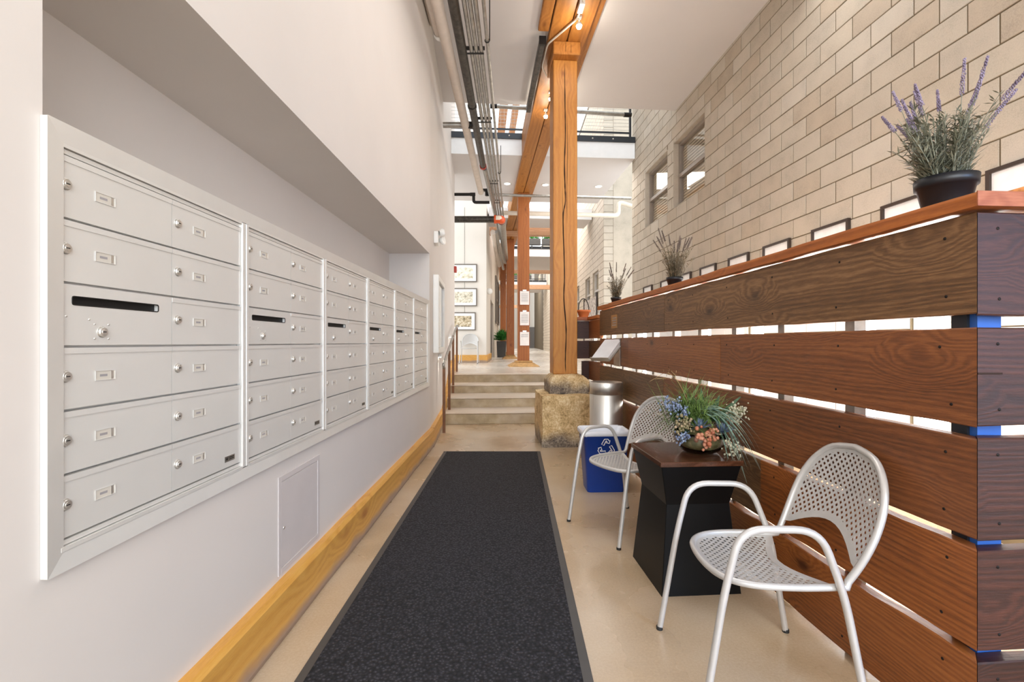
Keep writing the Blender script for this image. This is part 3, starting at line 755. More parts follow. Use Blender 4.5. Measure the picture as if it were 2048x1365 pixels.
for y in (5.4, 9.6):
    t = thing('hanger_rod', 'thin black rod holding the lone conduit, %s' % ('nearer' if y < 6 else 'farther'), 'rod', (-.29, y, ZP), 0)
    obj('rod', MB().tube([(0, 0, 0), (0, 0, 5.3-ZP)], .006, 6), M['ironblack'], t); obj('ring', MB().tube([(-.028+.026*cos(a), 0, .026*sin(a)) for a in [k*pi/6 for k in range(12)]], .005, 5, closed=True), M['ironblack'], t)
pipe('beige wrapped pipe between white wall and dark pipe', [(-.80, 0, ZP+.02), (-.78, 10.8, ZP-.02)], .065, M['pipebeige'])
t = pipe('beige pipe with a white end cap near the ceiling', [(-.86, 0, ZP+.05), (-.86, 5.35, ZP+.05)], .055, M['pipebeige'])
obj('end_cap', MB().lathe([(.06, 0), (.064, .05), (.05, .09), (0, .10)], 16, M=Matrix.Translation((0, 5.33, 0)) @ Matrix.Rotation(-pi/2, 4, 'X')), M['trimw'], t)
pipe('soffit strip of brown pipe at the wall top', [(-.985, -1, 5.22), (-1.0, 5.8, 5.22)], .05, M['pipebeige'])
pipe('short grey stub pipe from the white wall to the dark pipe', [(-1.14, 7.5, ZP), (-.66, 7.5, ZP)], .045, M['galv'], couple=[((-.72, 7.5, ZP), (1, 0, 0), .1, M['ironblack'])])
a = Vector((-.38, 8.4, 5.50)); b = W(2.7, 8.55, 5.50)
pipe('galvanised sprinkler pipe across the open well below the railing', [a, b], .035, M['galv'], couple=[(a, (1, 0, 0), .12, M['ironblack']), (b, (1, .07, 0), .14, M['ironblack'])])
zz = EYE+297/945*11.0
pipe('galvanised cross pipe in front of the clipboard post', [(-.78, 11.05, zz+.08), (-.66, 11.05, zz+.1), (-.66, 11.05, zz), (2.76, 11.25, zz-.03)], .033, M['galv'], .05, couple=[((-.72, 11.05, zz+.1), (1, 0, 0), .12, M['ironblack']), ((-.66, 11.05, zz+.05), (0, 0, 1), .16, M['ironblack']), ((-.6, 11.05, zz), (1, 0, 0), .1, M['ironblack'])])
pipe('black iron elbow pipe at the far end of the white wall', [(-1.5, 11.2, zz+.05), (-.98, 11.2, zz+.05), (-.98, 11.2, zz-.14), (-.6, 11.2, zz-.14)], .036, M['ironblack'], .06, couple=[((-1.0, 11.2, zz+.05), (1, 0, 0), .12, M['ironblack'])])
zz = EYE+259/945*13.0
pipe('cream pipe crossing the hall and bending up by the block wall', [(-.42, 13.0, zz), (2.87, 13.1, zz-.05), (2.87, 13.1, zz+.33), (3.6, 13.1, zz+.1)], .06, M['pipew'], .12, couple=[((1.6, 13.05, zz-.03), (1, 0, 0), .08, M['pipew'])])
zz = EYE+246/945*12.0
t = pipe('dark drain pipe running from the white wall to an orange elbow', [(-1.9, 12.0, zz), (-.50, 12.0, zz)], .085, M['darkpipe'])
obj('elbow', MB().tube(rounded([(0, 0, 0), (.15, 0, 0), (.15, .3, .05)], .14), .1, 14), M['orange'], t, (1.4, 0, 0), label='orange elbow joining the dark pipe to the grey pipe'); obj('collar', MB().tube([(-.03, 0, 0), (.02, 0, 0)], .11, 14), M['orange'], t, (1.4, 0, 0))
obj('wrap', MB().tube(rounded([(.02, -.035, .01), (.13, -.035, .01), (.14, .1, .02)], .1), .075, 12), M['pipew'], t, (1.4, 0, 0))
pipe('grey spiral pipe running back from the orange elbow', [(-.35, 12.35, zz+.04), (-.37, 18.5, zz+.05)], .105, M['galv'])
pipe('grey insulated pipe below the bundle, far along the left wall', [(-.62, 13.2, zz-.05), (-.62, 18.5, zz-.12)], .075, M['pipebeige'])
pipe('thin grey pipe below the bundle, far along the left wall', [(-.52, 13.2, zz-.03), (-.45, 18.2, zz-.3)], .05, M['galv'])

# ------------------------------------------------------------------ plank fence
FV, FU0, FU1 = 1.482, 1.358, 5.81
fe = thing('plank_fence', 'long dark reclaimed plank fence with open gaps along the right', 'fence', W(FV, 0, 0), TH)
rows = [(1.386, 1.692, [3.729]), (1.044, 1.345, [2.836, 4.666]), (.705, 1.010, [3.75]), (.370, .6745, [2.412, 4.3]), (.03, .341, [3.2])]
rp = random.Random(11)
def plank(name, a0, a1, z0, z1, axis, th=.045, wob=.0022, seed=0, mitre=False):
    r = random.Random(seed); n = max(2, int((a1-a0)/.12)); loops = []
    for i in range(n+1):
        a = a0+(a1-a0)*i/n; zt = z1+r.uniform(-wob, wob); zb = z0+r.uniform(-wob, wob); e = .004
        sec = [(0, zb+e), (e, zb), (th, zb), (th, zt), (e, zt), (0, zt-e)]
        loops.append([(s[0], a+(s[0] if mitre and i == 0 else 0), s[1]) if axis == 'y' else (a+(s[0] if mitre and i == 0 else 0), s[0], s[1]) for s in sec])
    if axis == 'y': loops = loops[::-1]
    return MB().loft(loops)
choice = [[0, 0], [1, 1, 1], [1, 0], [2, 0, 1], [2, 2]]
def nails(par, pts, axis='y', off=-.001):
    for q in pts:
        mm = Matrix.Translation(q) @ Matrix.Rotation(-pi/2, 4, 'Y') if axis == 'y' else Matrix.Translation(q) @ Matrix.Rotation(pi/2, 4, 'X')
        obj('nail', MB().lathe([(.005, -.002), (.005, .0012), (0, .0012)], 8, M=mm), M['nail'], par)
PUS = [FU0+.05+.45*k for k in range(10)]
for ri, (z0, z1, sp) in enumerate(rows):
    e = [FU0-.047]+sp+[FU1]
    for k in range(len(e)-1):
        dx = rp.uniform(-.003, .003) if k else 0
        p = obj('plank', plank('plank', e[k]+.0015, e[k+1]-.0015, z0, z1, 'y', wob=.006 if ri == 4 else .0022, seed=ri*9+k, mitre=(k == 0)), PL[choice[ri][k]], fe, (dx, 0, 0))
        nails(p, [(0, u+rp.uniform(-.02, .02), zz_) for u in PUS[:7] if e[k]+.03 < u < e[k+1]-.03 for zz_ in (z0+.06, z1-.06)])
erows = [(1.38, 1.692), (1.048, 1.345), (.705, 1.012), (.372, .6745), (.03, .338)]
for k, (z0, z1) in enumerate(erows):
    p = obj('plank', plank('plank', 0, .95, z0, z1, 'x', seed=40+k, mitre=True), PE, fe, (0.0, FU0-.0475, 0))
    nails(p, [(.07, 0, z0+.05), (.065, 0, z1-.05), (.4, 0, z0+.05)], 'x')
    if k == 1: obj('split', MB().box((.001, -.001, z0+.155), (.08, .02, z0+.161)), M['blackcrack'], p)
for k, u in enumerate(PUS):
    pm = MB().box((.046, u-.025, 0), (.096, u+.025, 1.69)); obj('post', pm, M['galv'] if k else M['steelangle'], fe)
obj('corner_post', MB().box((.055, FU0+.002, .03), (.135, FU0+.045, 1.69)), plain('blue_lit_steel', '2F62B0', .5), fe)  # blue daylight on the steel post painted into its colour
obj('cap', plank('cap', FU0-.06, FU1+.01, -.29, .025, 'y', .045, .0015, 77), CAPW, fe, (-.025, 0, 1.70), rot=(0, 0, 0)) if False else None
cpb = MB().loft([[(x, u, z) for x, z in ((-.028, 1.702), (.275, 1.702), (.275, 1.745), (-.028, 1.745+j), (-.03, 1.735))] for u, j in [(FU0-.07+(FU1+.085-FU0)*i/30, random.uniform(-.003, .003)) for i in range(31)]][::-1])
obj('cap_board', cpb, CAPW, fe)
obj('cap_board', MB().box((.276, FU0-.07, 1.702), (.98, FU0+.2, 1.744)), CAPX, fe, bevel=.004)
obj('cap_board', MB().box((-.029, FU0-.074, 1.7015), (.276, FU0-.0705, 1.7455)), CAPX, fe)
t = thing('added_light_bar', 'long light bar added out of sight under the fence cap to brighten the gaps', 'lamp', W(FV, 0, 1.70), TH)  # added unseen source, lights gaps and plank tops from behind
obj('housing', MB().box((.14, 1.42, -.03), (.24, 5.7, 0)), M['fascia'], t); obj('diffuser', MB().box((.15, 1.44, -.042), (.23, 5.68, -.0305)), emit('added_bar_glow', 'FFF9F0', 120), t)
# lower far return
t = thing('plank_fence', 'short lower plank fence section with gaps beside the front post', 'fence', W(FV, 0, 0), TH)
lr = [(1.352, 1.59), (1.075, 1.322), (.79, 1.043), (.49, .757)]
for k, (z0, z1) in enumerate(lr):
    obj('plank', plank('plank', 5.815, 6.45, z0, z1, 'y', seed=60+k), PL[(k+2) % 3], t)
    v0 = 1.285-FV if z0 > .9 else 1.385-FV
    obj('plank', plank('plank', v0, -.001, z0, z1, 'x', seed=70+k), PE, t, (0, 6.41, 0))
obj('cap_board', MB().box((-.03, 5.83, 1.60), (.25, 6.6, 1.645)), CAPW, t, bevel=.004); obj('cap_board', MB().box((1.29-FV, 6.37, 1.601), (-.03, 6.6, 1.6455)), CAPX, t, bevel=.004)
for u in (5.9, 6.35): obj('post', MB().box((.046, u-.025, 0), (.096, u+.025, 1.6)), M['galv'], t)
t = thing('flower_pot', 'small terracotta bowl with a looped handle on the low fence cap', 'pot', W(1.42, 6.47, 1.6455), TH)
obj('bowl', MB().lathe([(.06, 0), (.085, .07), (.1, .075), (.1, .1), (.08, .1), (.05, .02)], 20), M['terra'], t); obj('handle', MB().tube([(.075*cos(a), 0, .09+.17*sin(a)) for a in [pi*k/12 for k in range(13)]], .007, 6), M['darkpipe'], t)

# plaque and magazines on the fence
t = thing('plaque', 'small clear plaque with lines of print on the fence top plank', 'sign', W(FV-.004, 5.15, 1.455), TH)
obj('plate', MB().box((-.006, -.11, 0), (0, .11, .15)), plain('acrylic_plate', '9C7650', .12), t); 
for k in range(4): obj('print_line', MB().box((-.008, -.085, .03+k*.026), (-.0062, .07-.02*(k % 2), .04+k*.026)), M['ink'], t)
t = thing('brochure_rack', 'steel rack tray fixed to the fence below the small plaque', 'rack', W(FV-.004, 5.05, 1.08), TH)
obj('back_plate', MB().box((-.004, -.12, -.04), (0, .12, .26)), M['galv'], t)
mr = Matrix.Translation((-.03, 0, .235)) @ Matrix.Rotation(radians(38), 4, 'Z') @ Matrix.Rotation(radians(-38), 4, 'Y')
obj('tray', MB().box((-.32, -.12, -.02), (0, .12, -.014), mr), M['steel'], t); obj('lip', MB().box((-.324, -.12, -.02), (-.32, .12, .03), mr), M['steel'], t)
mgc = [plain('magazine_white', 'DADADC', .35), plain('magazine_orange', 'C98058', .35), plain('magazine_grey', '8F949A', .35)]
for k in range(3):
    t = thing('magazine', ['lowest grey covered magazine in the fence rack', 'orange edged magazine in the middle of the rack pile', 'white magazine on top of the fence rack pile'][k], 'magazine', W(FV-.004, 5.05, 1.08), TH, 'magazines in the rack')
    m2 = mr @ Matrix.Translation((0, 0, -.013+k*.014)) @ Matrix.Rotation(radians(2*k-2), 4, 'Z')
    obj('cover', MB().box((-.305-.01*k, -.105, .0115), (-.01, .105, .0135), m2), mgc[2-k if k != 1 else 1], t); obj('pages', MB().box((-.30-.01*k, -.103, .0), (-.012, .103, .0112), m2), M['paper'], t)

# lavender pots on the cap
def lavender(v, u, r, h, label, n, seed, fol, flo, spread, spikes):
    t = thing('potted_lavender', label, 'plant', W(v, u, 1.7455), TH, 'lavender pots on the fence cap'); R_ = random.Random(seed); ph = r*1.35
    obj('pot', MB().lathe([(r*.68, 0), (r*.9, ph*.72), (r*.98, ph*.73), (r, ph), (r*.92, ph), (r*.88, ph*.8), (0, ph*.78)], 28, cap0=True), M['blackplastic'], t)
    obj('soil', MB().lathe([(r*.89, ph*.86), (0, ph*.9)], 16), M['soil'], t)
    f = MB(); k = 0
    for i in range(n):
        a = R_.uniform(0, 2*pi); q = R_.uniform(0, 1)**.6; p0 = Vector((cos(a)*r*.7*q, sin(a)*r*.7*q, ph*.86)); hh = h*R_.uniform(.35, .75) if i >= spikes else h*R_.uniform(.72, 1.0)
        out = spread*R_.uniform(.25, 1)*(.5+.8*q)*(1.45 if i < spikes else 1); p2 = Vector((cos(a)*out, sin(a)*out, ph+hh*(1-.25*R_.random()*out/spread)))
        p1 = p0*.7+p2*.3+Vector((0, 0, hh*.22))
        C_ = [p0*(1-s)**2+p1*2*s*(1-s)+p2*s*s for s in [j/7 for j in range(8)]]
        f.tube(C_, [.0022]*5+[.0018, .0014, .001], 4, False)
        for j in range(3, 62):
            s = R_.uniform(.02, .68 if i < spikes else .98); b = p0*(1-s)**2+p1*2*s*(1-s)+p2*s*s
            aa = R_.uniform(0, 6.28); L = R_.uniform(.025, .05)*(1.15-s*.6); d = Vector((cos(aa)*L, sin(aa)*L, L*R_.uniform(.1, .9))); w = Vector((-sin(aa), cos(aa), .2))*.0026
            f.add([b, b+d*.55+w, b+d, b+d*.55-w], [(0, 1, 2, 3)])
        if i < spikes:
            m = MB(); d0 = (C_[-1]-C_[-2]).normalized(); L = h*R_.uniform(.22, .36)
            for j in range(64):
                s = j/64; a2 = j*2.4; wd = .0062*(1-.55*s)*R_.uniform(.6, 1.1); sd = d0.orthogonal().normalized(); s2 = d0.cross(sd)
                c = p2+d0*L*(s-.45)+(sd*cos(a2)+s2*sin(a2))*wd
                m.ball(c, .0031*R_.uniform(.7, 1.2), 4, 2, sq=(1, 1, 1.5))
            obj('flower_spike', m, flo, t)
    fo_ = obj('foliage', f, fol, t); fo_['kind'] = 'stuff'
lavender(1.60, 1.52, .088, .35, 'large potted lavender in a black pot at the near fence corner', 62, 3, M['sage'], M['lav'], .165, 17)
lavender(1.60, 3.81, .068, .37, 'mid sized dry lavender in a black pot halfway along the fence cap', 34, 5, M['sage_dry'], M['lav_dry'], .17, 13)
lavender(1.59, 5.48, .062, .37, 'small dry lavender in a black pot at the far end of the fence cap', 30, 8, M['sage_dry'], M['lav_dry'], .16, 11)

# ------------------------------------------------------------------ mailboxes in the niche
ZM0, ZM1 = .841, 1.737; RP = (ZM1-ZM0)/6; XM = -1.046; PITCH = .7635; YM0 = 1.080
t = thing('mailbox_surround', 'pale aluminium trim framing the whole bank of mailboxes', 'frame', (XM, YM0, ZM0-.025))
y0, y1, z0, z1 = -.036, PITCH*6+.045, -.043, (ZM1-ZM0)+.092; tw = .045; xo, xi = .013, .006
def trim(a, b, c, d):   # outer two corners, inner two corners (y,z)
    P = [a, b, c, d]
    mb = MB(); mb.loft([[(-.0035, p[0], p[1]) for p in P], [(xo if i < 2 else xi, p[0], p[1]) for i, p in enumerate(P)]], True, True)
    obj('trim_piece', mb, M['alu_frame'], t, bevel=.002)
trim((y0, z0), (y0, z1), (y0+tw, z1-tw), (y0+tw, z0+tw)); trim((y0, z1), (y1, z1), (y1-tw, z1-tw), (y0+tw, z1-tw))
trim((y1, z1), (y1, z0), (y1-tw, z0+tw), (y1-tw, z1-tw)); trim((y1, z0), (y0, z0), (y0+tw, z0+tw), (y1-tw, z0+tw))
dw, dh = .359, RP-.004
dm = MB().box((-.012, .0012, .002), (0, dw-.0012, dh)).box((0, .0012, dh-.014), (.002, dw-.0012, dh)); door_me = dm.mesh('door'); door_me.materials.append(M['alu'])
lm = MB().lathe([(.0125, 0), (.0125, .004), (.0108, .007), (0, .007)], 16, M=Matrix.Rotation(pi/2, 4, 'Y'), smooth=False); lm.lathe([(.007, .0068), (.0066, .0082), (0, .0082)], 14, M=Matrix.Rotation(pi/2, 4, 'Y'), smooth=False); lm.box((.0081, -.0045, -.0011), (.0088, .0045, .0011), mi=1)
lm.tube([(.0005, .0135*cos(a), .0135*sin(a)) for a in [k*pi/8 for k in range(16)]], .0012, 5, closed=True)
lock_me = lm.mesh('lock'); lock_me.materials.append(M['chrome']); lock_me.materials.append(M['dark'])
hm = MB().box((0, -.028, -.011), (.0006, .028, .011)); hm.box((.0006, -.03, -.0125), (.002, .03, -.011), mi=1).box((.0006, -.03, .011), (.002, .03, .0125), mi=1).box((.0006, .028, -.011), (.002, .030, .011), mi=1).box((.0006, -.03, -.011), (.002, -.028, .011), mi=1)
hm.box((.0006, -.016, -.003), (.0008, .006, .003), mi=2).box((.0006, .017, -.011), (.0009, .024, .011), mi=3)
hold_me = hm.mesh('name_holder'); [hold_me.materials.append(m) for m in (M['label'], M['alu_frame'], M['ink'], M['chrome'])]
sp_ = MB(); H = RP-.004; sy0, sy1, sz0, sz1 = .035, .305, .098, .118
sp_.box((-.012, .0012, .002), (0, sy0, H)).box((-.012, sy1, .002), (0, dw-.0012, H)).box((-.012, sy0, .002), (0, sy1, sz0)).box((-.012, sy0, sz1), (0, sy1, H))
slot_me = sp_.mesh('master_panel'); slot_me.materials.append(M['alu'])
rims = MB(); P = rounded([(0, sy0+.02, sz0), (0, sy1, sz0), (0, sy1, sz1), (0, sy0, sz1), (0, sy0, sz0), (0, sy0+.02, sz0)], .006); rims.tube(P, .0016, 5)
rim_me = rims.mesh('slot_rim'); rim_me.materials.append(M['ironblack'])
def text_mesh(body, size, ext=.0004):
    c = bpy.data.curves.new('text', 'FONT'); c.body = body; c.size = size; c.extrude = ext; c.align_x = 'CENTER'; c.align_y = 'CENTER'
    o = bpy.data.objects.new('text', c); COL.objects.link(o); bpy.context.view_layer.update()
    me = bpy.data.meshes.new_from_object(o.evaluated_get(bpy.context.evaluated_depsgraph_get())); bpy.data.objects.remove(o); return me
tx = text_mesh('AF', .014); tx.materials.append(M['ironblack'])
ul = ['nearest the camera', 'second from the camera', 'third from the camera', 'fourth from the camera', 'fifth from the camera', 'farthest from the camera']
for k in range(6):
    t = thing('mailbox_unit', 'pale aluminium two column mailbox unit, %s in the bank' % ul[k], 'mailbox', (XM, YM0+PITCH*k, ZM0), 0, 'mailbox units in the niche')
    obj('cabinet', MB().box((-.40, .002, -.03), (-.016, PITCH-.002, ZM1-ZM0+.03)), M['alu'], t)
    obj('stile', MB().box((-.016, PITCH-.042, -.02), (.008, PITCH-.022, ZM1-ZM0+.02)).box((-.016, PITCH-.02, -.02), (.010, PITCH-.002, ZM1-ZM0+.02)), M['alu_frame'], t, bevel=.002)
    obj('header_rail', MB().box((-.016, .002, 6*RP+.001), (.0, PITCH-.043, 6*RP+.012)).box((-.016, .002, 6*RP+.014), (.006, PITCH-.043, 6*RP+.028)), M['alu_frame'], t)
    obj('sill_rail', MB().box((-.016, .002, -.012), (.0, PITCH-.043, -.001)).box((-.016, .002, -.024), (.008, PITCH-.043, -.014)), M['alu_frame'], t)
    for c in range(2):
        for r in range(6):
            yb, zb = .001+c*dw, r*RP+.002
            if c == 0 and r == 3:
                d = obj('master_panel', slot_me, None, t, (0, yb, zb), label='door with a black outgoing mail slot and master lock')
                obj('slot', MB().box((-.035, sy0, sz0), (-.012, sy1, sz1)), M['dark'], d, (.0125, 0, 0)) if False else obj('slot', MB().box((-.0155, sy0-.002, sz0-.002), (-.0125, sy1+.002, sz1+.002)), M['dark'], d)
                obj('slot_rim', rim_me, None, d); obj('lock', lock_me, None, d, (0, .115, .035))
                for a_, b_ in ((.08, .065), (.095, .018), (.135, .018), (.095, .054), (.135, .054), (.02, .07)): obj('rivet', MB().lathe([(.003, 0), (.002, .0015), (0, .0018)], 8, M=Matrix.Translation((0, a_, b_)) @ Matrix.Rotation(pi/2, 4, 'Y')), M['chrome'], d)
                continue
            d = obj('door', door_me, None, t, (0, yb, zb))
            obj('lock', lock_me, None, d, (.0, .017 if c == 0 else .024, RP/2+.004)); obj('name_holder', hold_me, None, d, (0, .125, RP/2))
            if c == 1 and r == 0:
                s2 = obj('maker_plate', MB().box((0, .262, .022), (.001, .322, .042)), M['galv'], d)
                # small maker mark on the plate
                for q in range(1): pass
                obj('maker_mark', tx, None, d, (.0013, .275, .032), rot=(pi/2, 0, pi/2))
                obj('print_line', MB().box((.001, .288, .028), (.0013, .318, .031)).box((.001, .288, .034), (.0013, .318, .037)), M['ironblack'], d)

# access panel below the mailboxes
t = thing('access_panel', 'grey metal access panel in the wall below the mailboxes', 'panel', (XW, 2.09, .26))
f = MB()
for p in (((0, 0, 0), (.005, .025, .44)), ((0, .415, 0), (.005, .44, .44)), ((0, .025, 0), (.005, .415, .025)), ((0, .025, .415), (.005, .415, .44))): f.box(*p)
obj('frame', f, M['panel'], t, bevel=.001)
d = obj('door', MB().box((-.004, .029, .029), (.003, .411, .411)), M['panel'], t, bevel=.001); obj('lock', MB().lathe([(.007, 0), (.006, .003), (0, .003)], 12, M=Matrix.Translation((.003, .05, .2)) @ Matrix.Rotation(pi/2, 4, 'Y')), M['chrome'], d)
# notice cabinet, emergency light, step lights
WD = Vector((-ST, CT, 0))
def wl2(s, z): return Vector((XW, 5.85, z))+WD*s
t = thing('notice_case', 'white framed glass notice case on the wall past the mailboxes', 'notice case', wl2(.35, 1.16), TH)
f = MB(); hh, ll = 1.03, 1.05
for p in (((0, 0, 0), (.075, .07, hh)), ((0, ll-.07, 0), (.075, ll, hh)), ((0, .07, 0), (.075, ll-.07, .07)), ((0, .07, hh-.07), (.075, ll-.07, hh))): f.box(*p)
obj('frame', f, M['trimw'], t, bevel=.004); obj('backing', MB().box((.002, .07, .07), (.03, ll-.07, hh-.07)), M['art_fabric'], t); obj('glass', MB().box((.045, .07, .07), (.05, ll-.07, hh-.07)), M['glass'], t)
t = thing('emergency_light', 'white emergency light with two round heads high on the wall', 'lamp', wl2(.42, 2.62), TH)
obj('housing', MB().box((0, 0, 0), (.06, .22, .16)), M['trimw'], t, bevel=.01, seg=2)
for y in (.04, .18): obj('head', MB().lathe([(.03, 0), (.055, .03), (.06, .06), (.045, .062), (0, .05)], 18, M=Matrix.Translation((.07, y, .14 if y < .1 else .06)) @ Matrix.Rotation(radians(80), 4, 'Y') @ Matrix.Rotation(radians(25 if y > .1 else -25), 4, 'X')), M['trimw'], t)
for i, (s, z) in enumerate(((1.15, 1.08), (3.4, 1.4))):
    t = thing('step_light', 'small wall light washing down the white wall, %s' % ('under the notice case' if not i else 'behind the handrail'), 'lamp', wl2(s, z), TH, 'small wall lights by the steps')
    obj('shade', MB().box((0, -.03, 0), (.05, .03, .05)), M['trimw'], t, bevel=.006); obj('lens', MB().box((.008, -.02, -.003), (.042, .02, 0)), M['led'], t)
    d = bpy.data.lights.new('step_beam', 'SPOT'); d.energy = 5; d.spot_size = radians(50); d.spot_blend = .6; d.color = (1, .95, .86); d.shadow_soft_size = .02
    o = link(bpy.data.objects.new('step_beam', d)); o.parent = t; o.location = (.035, 0, -.02)
t = thing('alarm_box', 'small red alarm box at the far corner of the white wall', 'alarm', wl2(5.2, 2.93), TH)
obj('case', MB().box((0, -.06, 0), (.06, .06, .14)), M['red'], t, bevel=.005); obj('lens', MB().box((.06, -.03, .03), (.075, .03, .09)), M['trimw'], t)

for i, y in enumerate((6.2, 8.6)):
    window('window_%d' % (i+12), y, y+1.3, 1.5, 3.6, (-.893, 14.7, UPZ), 0, M['frame_grey'], M['pane'], -.08, .1, True, .09, False, 1 if False else -1)
# gallery wall pictures, seam, sconce
t = thing('wall_cable', 'thin vertical picture cable down the gallery wall', 'cable', (-1.57, 14.69, 1.9)); obj('cable', MB().tube([(0, 0, 0), (0, 0, 3.6)], .006, 5), M['galv'], t)
for i, (zc, m, lb) in enumerate(((3.45, 'art_a', 'framed pale street engraving, top of the three gallery pictures'), (2.70, 'art_b', 'framed town engraving, middle of the three gallery pictures'), (1.95, 'art_c', 'framed dark engraving, lowest of the three gallery pictures above the chair'))):
    x1 = -1.18 if i < 2 else -1.22; w, h = .84, .56
    t = thing('picture_frame', lb, 'picture', (x1-w/2, 14.685, zc-h/2), 0, 'gallery pictures')
    f = MB()
    for p in (((-w/2, -.035, 0), (-w/2+.03, 0, h)), ((w/2-.03, -.035, 0), (w/2, 0, h)), ((-w/2+.03, -.035, 0), (w/2-.03, 0, .03)), ((-w/2+.03, -.035, h-.03), (w/2-.03, 0, h))): f.box(*p)
    obj('frame', f, M['frame_grey'], t); obj('mount', MB().box((-w/2+.025, -.02, .025), (w/2-.025, -.008, h-.025)), M['white'], t); obj('print', MB().box((-w/2+.15, -.022, .11), (w/2-.13, -.02, h-.11)), M[m], t)
t = thing('sconce', 'round white wall lamp on the corridor corner', 'lamp', (-.885, 15.3, 2.95)); obj('globe', MB().ball((.06, 0, 0), .1, 14, 8), M['trimw'], t); obj('plate', MB().box((0, -.06, -.06), (.02, .06, .06)), M['trimw'], t)

# clipboards on the second post
fy = 12.5-.152
for i, z in enumerate((2.27, 1.73, 1.20)):
    t = thing('clipboard', 'clipboard with white paper, %s on the second timber post' % ['topmost', 'middle', 'lowest'][i], 'clipboard', W(1.14, fy, z), TH, 'clipboards on the post')
    obj('board', MB().box((-.135, -.008, 0), (.135, 0, .40)), CAPX, t); obj('paper', MB().box((-.12, -.011, .015), (.12, -.0082, .37)), M['paper'], t)
    obj('clip', MB().box((-.05, -.02, .36), (.05, -.009, .41)), M['chrome'], t)
    pl = obj('print_line', MB().box((-.09, -.0122, .30), (.09, -.0111, .31)), M['ink'], t)
    for q in range(1, 8 if i < 2 else 3): obj('print_line', pl.data, None, t, (0, 0, -.03*q))

# planter with plant
t = thing('potted_plant', 'tall charcoal planter with a leafy green plant beside the third post', 'plant', (-.57, 19.9, UPZ))
obj('planter', MB().loft([[(-.17, -.17, 0), (.17, -.17, 0), (.17, .17, 0), (-.17, .17, 0)], [(-.2, -.2, .68), (.2, -.2, .68), (.2, .2, .68), (-.2, .2, .68)]]), M['planter'], t)
obj('soil', MB().box((-.17, -.17, .66), (.17, .17, .685)), M['soil'], t)
f = MB(); rr = random.Random(4)
for q in range(260):
    a = rr.uniform(0, 6.28); L = rr.uniform(.25, .55); el = rr.uniform(.1, 1.5); d = Vector((cos(a)*cos(el), sin(a)*cos(el), sin(el)))*L; p = Vector((rr.uniform(-.1, .1), rr.uniform(-.1, .1), .68+rr.uniform(0, .15))); s_ = Vector((-sin(a), cos(a), 0))*.035
    f.add([p, p+d*.55+s_, p+d-Vector((0, 0, L*.15)), p+d*.55-s_], [(0, 1, 2, 3)])
fo_ = obj('foliage', f, M['plant'], t); fo_['kind'] = 'stuff'

# ------------------------------------------------------------------ doormat
t = thing('floor_mat', 'long charcoal entrance mat with grey rubber edges', 'mat', (-.272, .3, 0))
w = .572; L = 5.3
obj('pile', MB().box((-w+.04, .04, .001), (w-.04, L-.02, .011)), M['pile'], t)
e = MB()
for a, b in (((-w, 0), (-w+.041, L)), ((w-.041, 0), (w, L))):
    e.loft([[(a[0], y, .0005), (b[0], y, .0005), (b[0], y, .006 if a[0] > 0 else .009), (a[0], y, .009 if a[0] > 0 else .003)] for y in (0, L)][::-1])
obj('rubber_edge', e, M['matedge'], t); obj('rubber_edge', MB().box((-w, L-.021, .0005), (w, L, .007)), M['matedge'], t)

# ------------------------------------------------------------------ chairs
def inpoly(p, poly):
    x, y = p; c = False; j = len(poly)-1
    for i in range(len(poly)):
        a, b = poly[i], poly[j]
        if (a[1] > y) != (b[1] > y) and x < (b[0]-a[0])*(y-a[1])/(b[1]-a[1])+a[0]: c = not c
        j = i
    return c
def inset(poly, d):
    n = len(poly); out = []
    ar = sum(poly[i][0]*poly[(i+1) % n][1]-poly[(i+1) % n][0]*poly[i][1] for i in range(n)); sg = 1 if ar > 0 else -1
    for i in range(n):
        a, b, c = Vector(poly[i-1]), Vector(poly[i]), Vector(poly[(i+1) % n]); t_ = (c-a).normalized(); out.append((b.x-sg*t_.y*d, b.y+sg*t_.x*d))
    return out
def perforated(poly, mp, pitch=.0205, hole=.56, band=.017):
    mb = MB(); inn = inset(poly, band*.75)
    xs = [p[0] for p in poly]; ys = [p[1] for p in poly]; n = 40
    cx, cy = (min(xs)+max(xs))/2, (min(ys)+max(ys))/2; k = pitch/sqrt(2)
    for a in range(-n, n):
        for b in range(-n, n):
            c = (cx+(a-b)*k, cy+(a+b)*k)
            if not inpoly(c, inn): continue
            o = [(c[0]+dx*k, c[1]+dy*k) for dx, dy in ((0, -1), (1, 0), (0, 1), (-1, 0))]; i_ = [(c[0]+dx*k*hole, c[1]+dy*k*hole) for dx, dy in ((0, -1), (1, 0), (0, 1), (-1, 0))]
            mb.add([mp(*p) for p in o+i_], [(0, 1, 5, 4), (1, 2, 6, 5), (2, 3, 7, 6), (3, 0, 4, 7)])
    i2 = inset(poly, band*1.5); m = len(poly)
    up = lambda p: mp(p[0], p[1])
    mb.add([up(p) for p in poly]+[up(p) for p in i2], [(i, (i+1) % m, m+(i+1) % m, m+i) for i in range(m)])
    return mb
ZS = .445
seat_half = [(-.20, .228), (-.08, .238), (.04, .232), (.12, .205), (.17, .15), (.19, .075), (.195, 0)]
def seat_z(x, y): return ZS+.012-.020*(1-(y/.24)**2)*max(0, 1-((x+.02)/.26)**2)
half = spl([(a, b, 0) for a, b in seat_half], 4)
poly = [(p.x, p.y) for p in half]+[(p.x, -p.y) for p in half[-2::-1]]
rear = [(-.20+.085*sin(pi*k/14)**1.2, -.228+.456*k/14) for k in range(1, 14)]
poly_seat = poly+rear
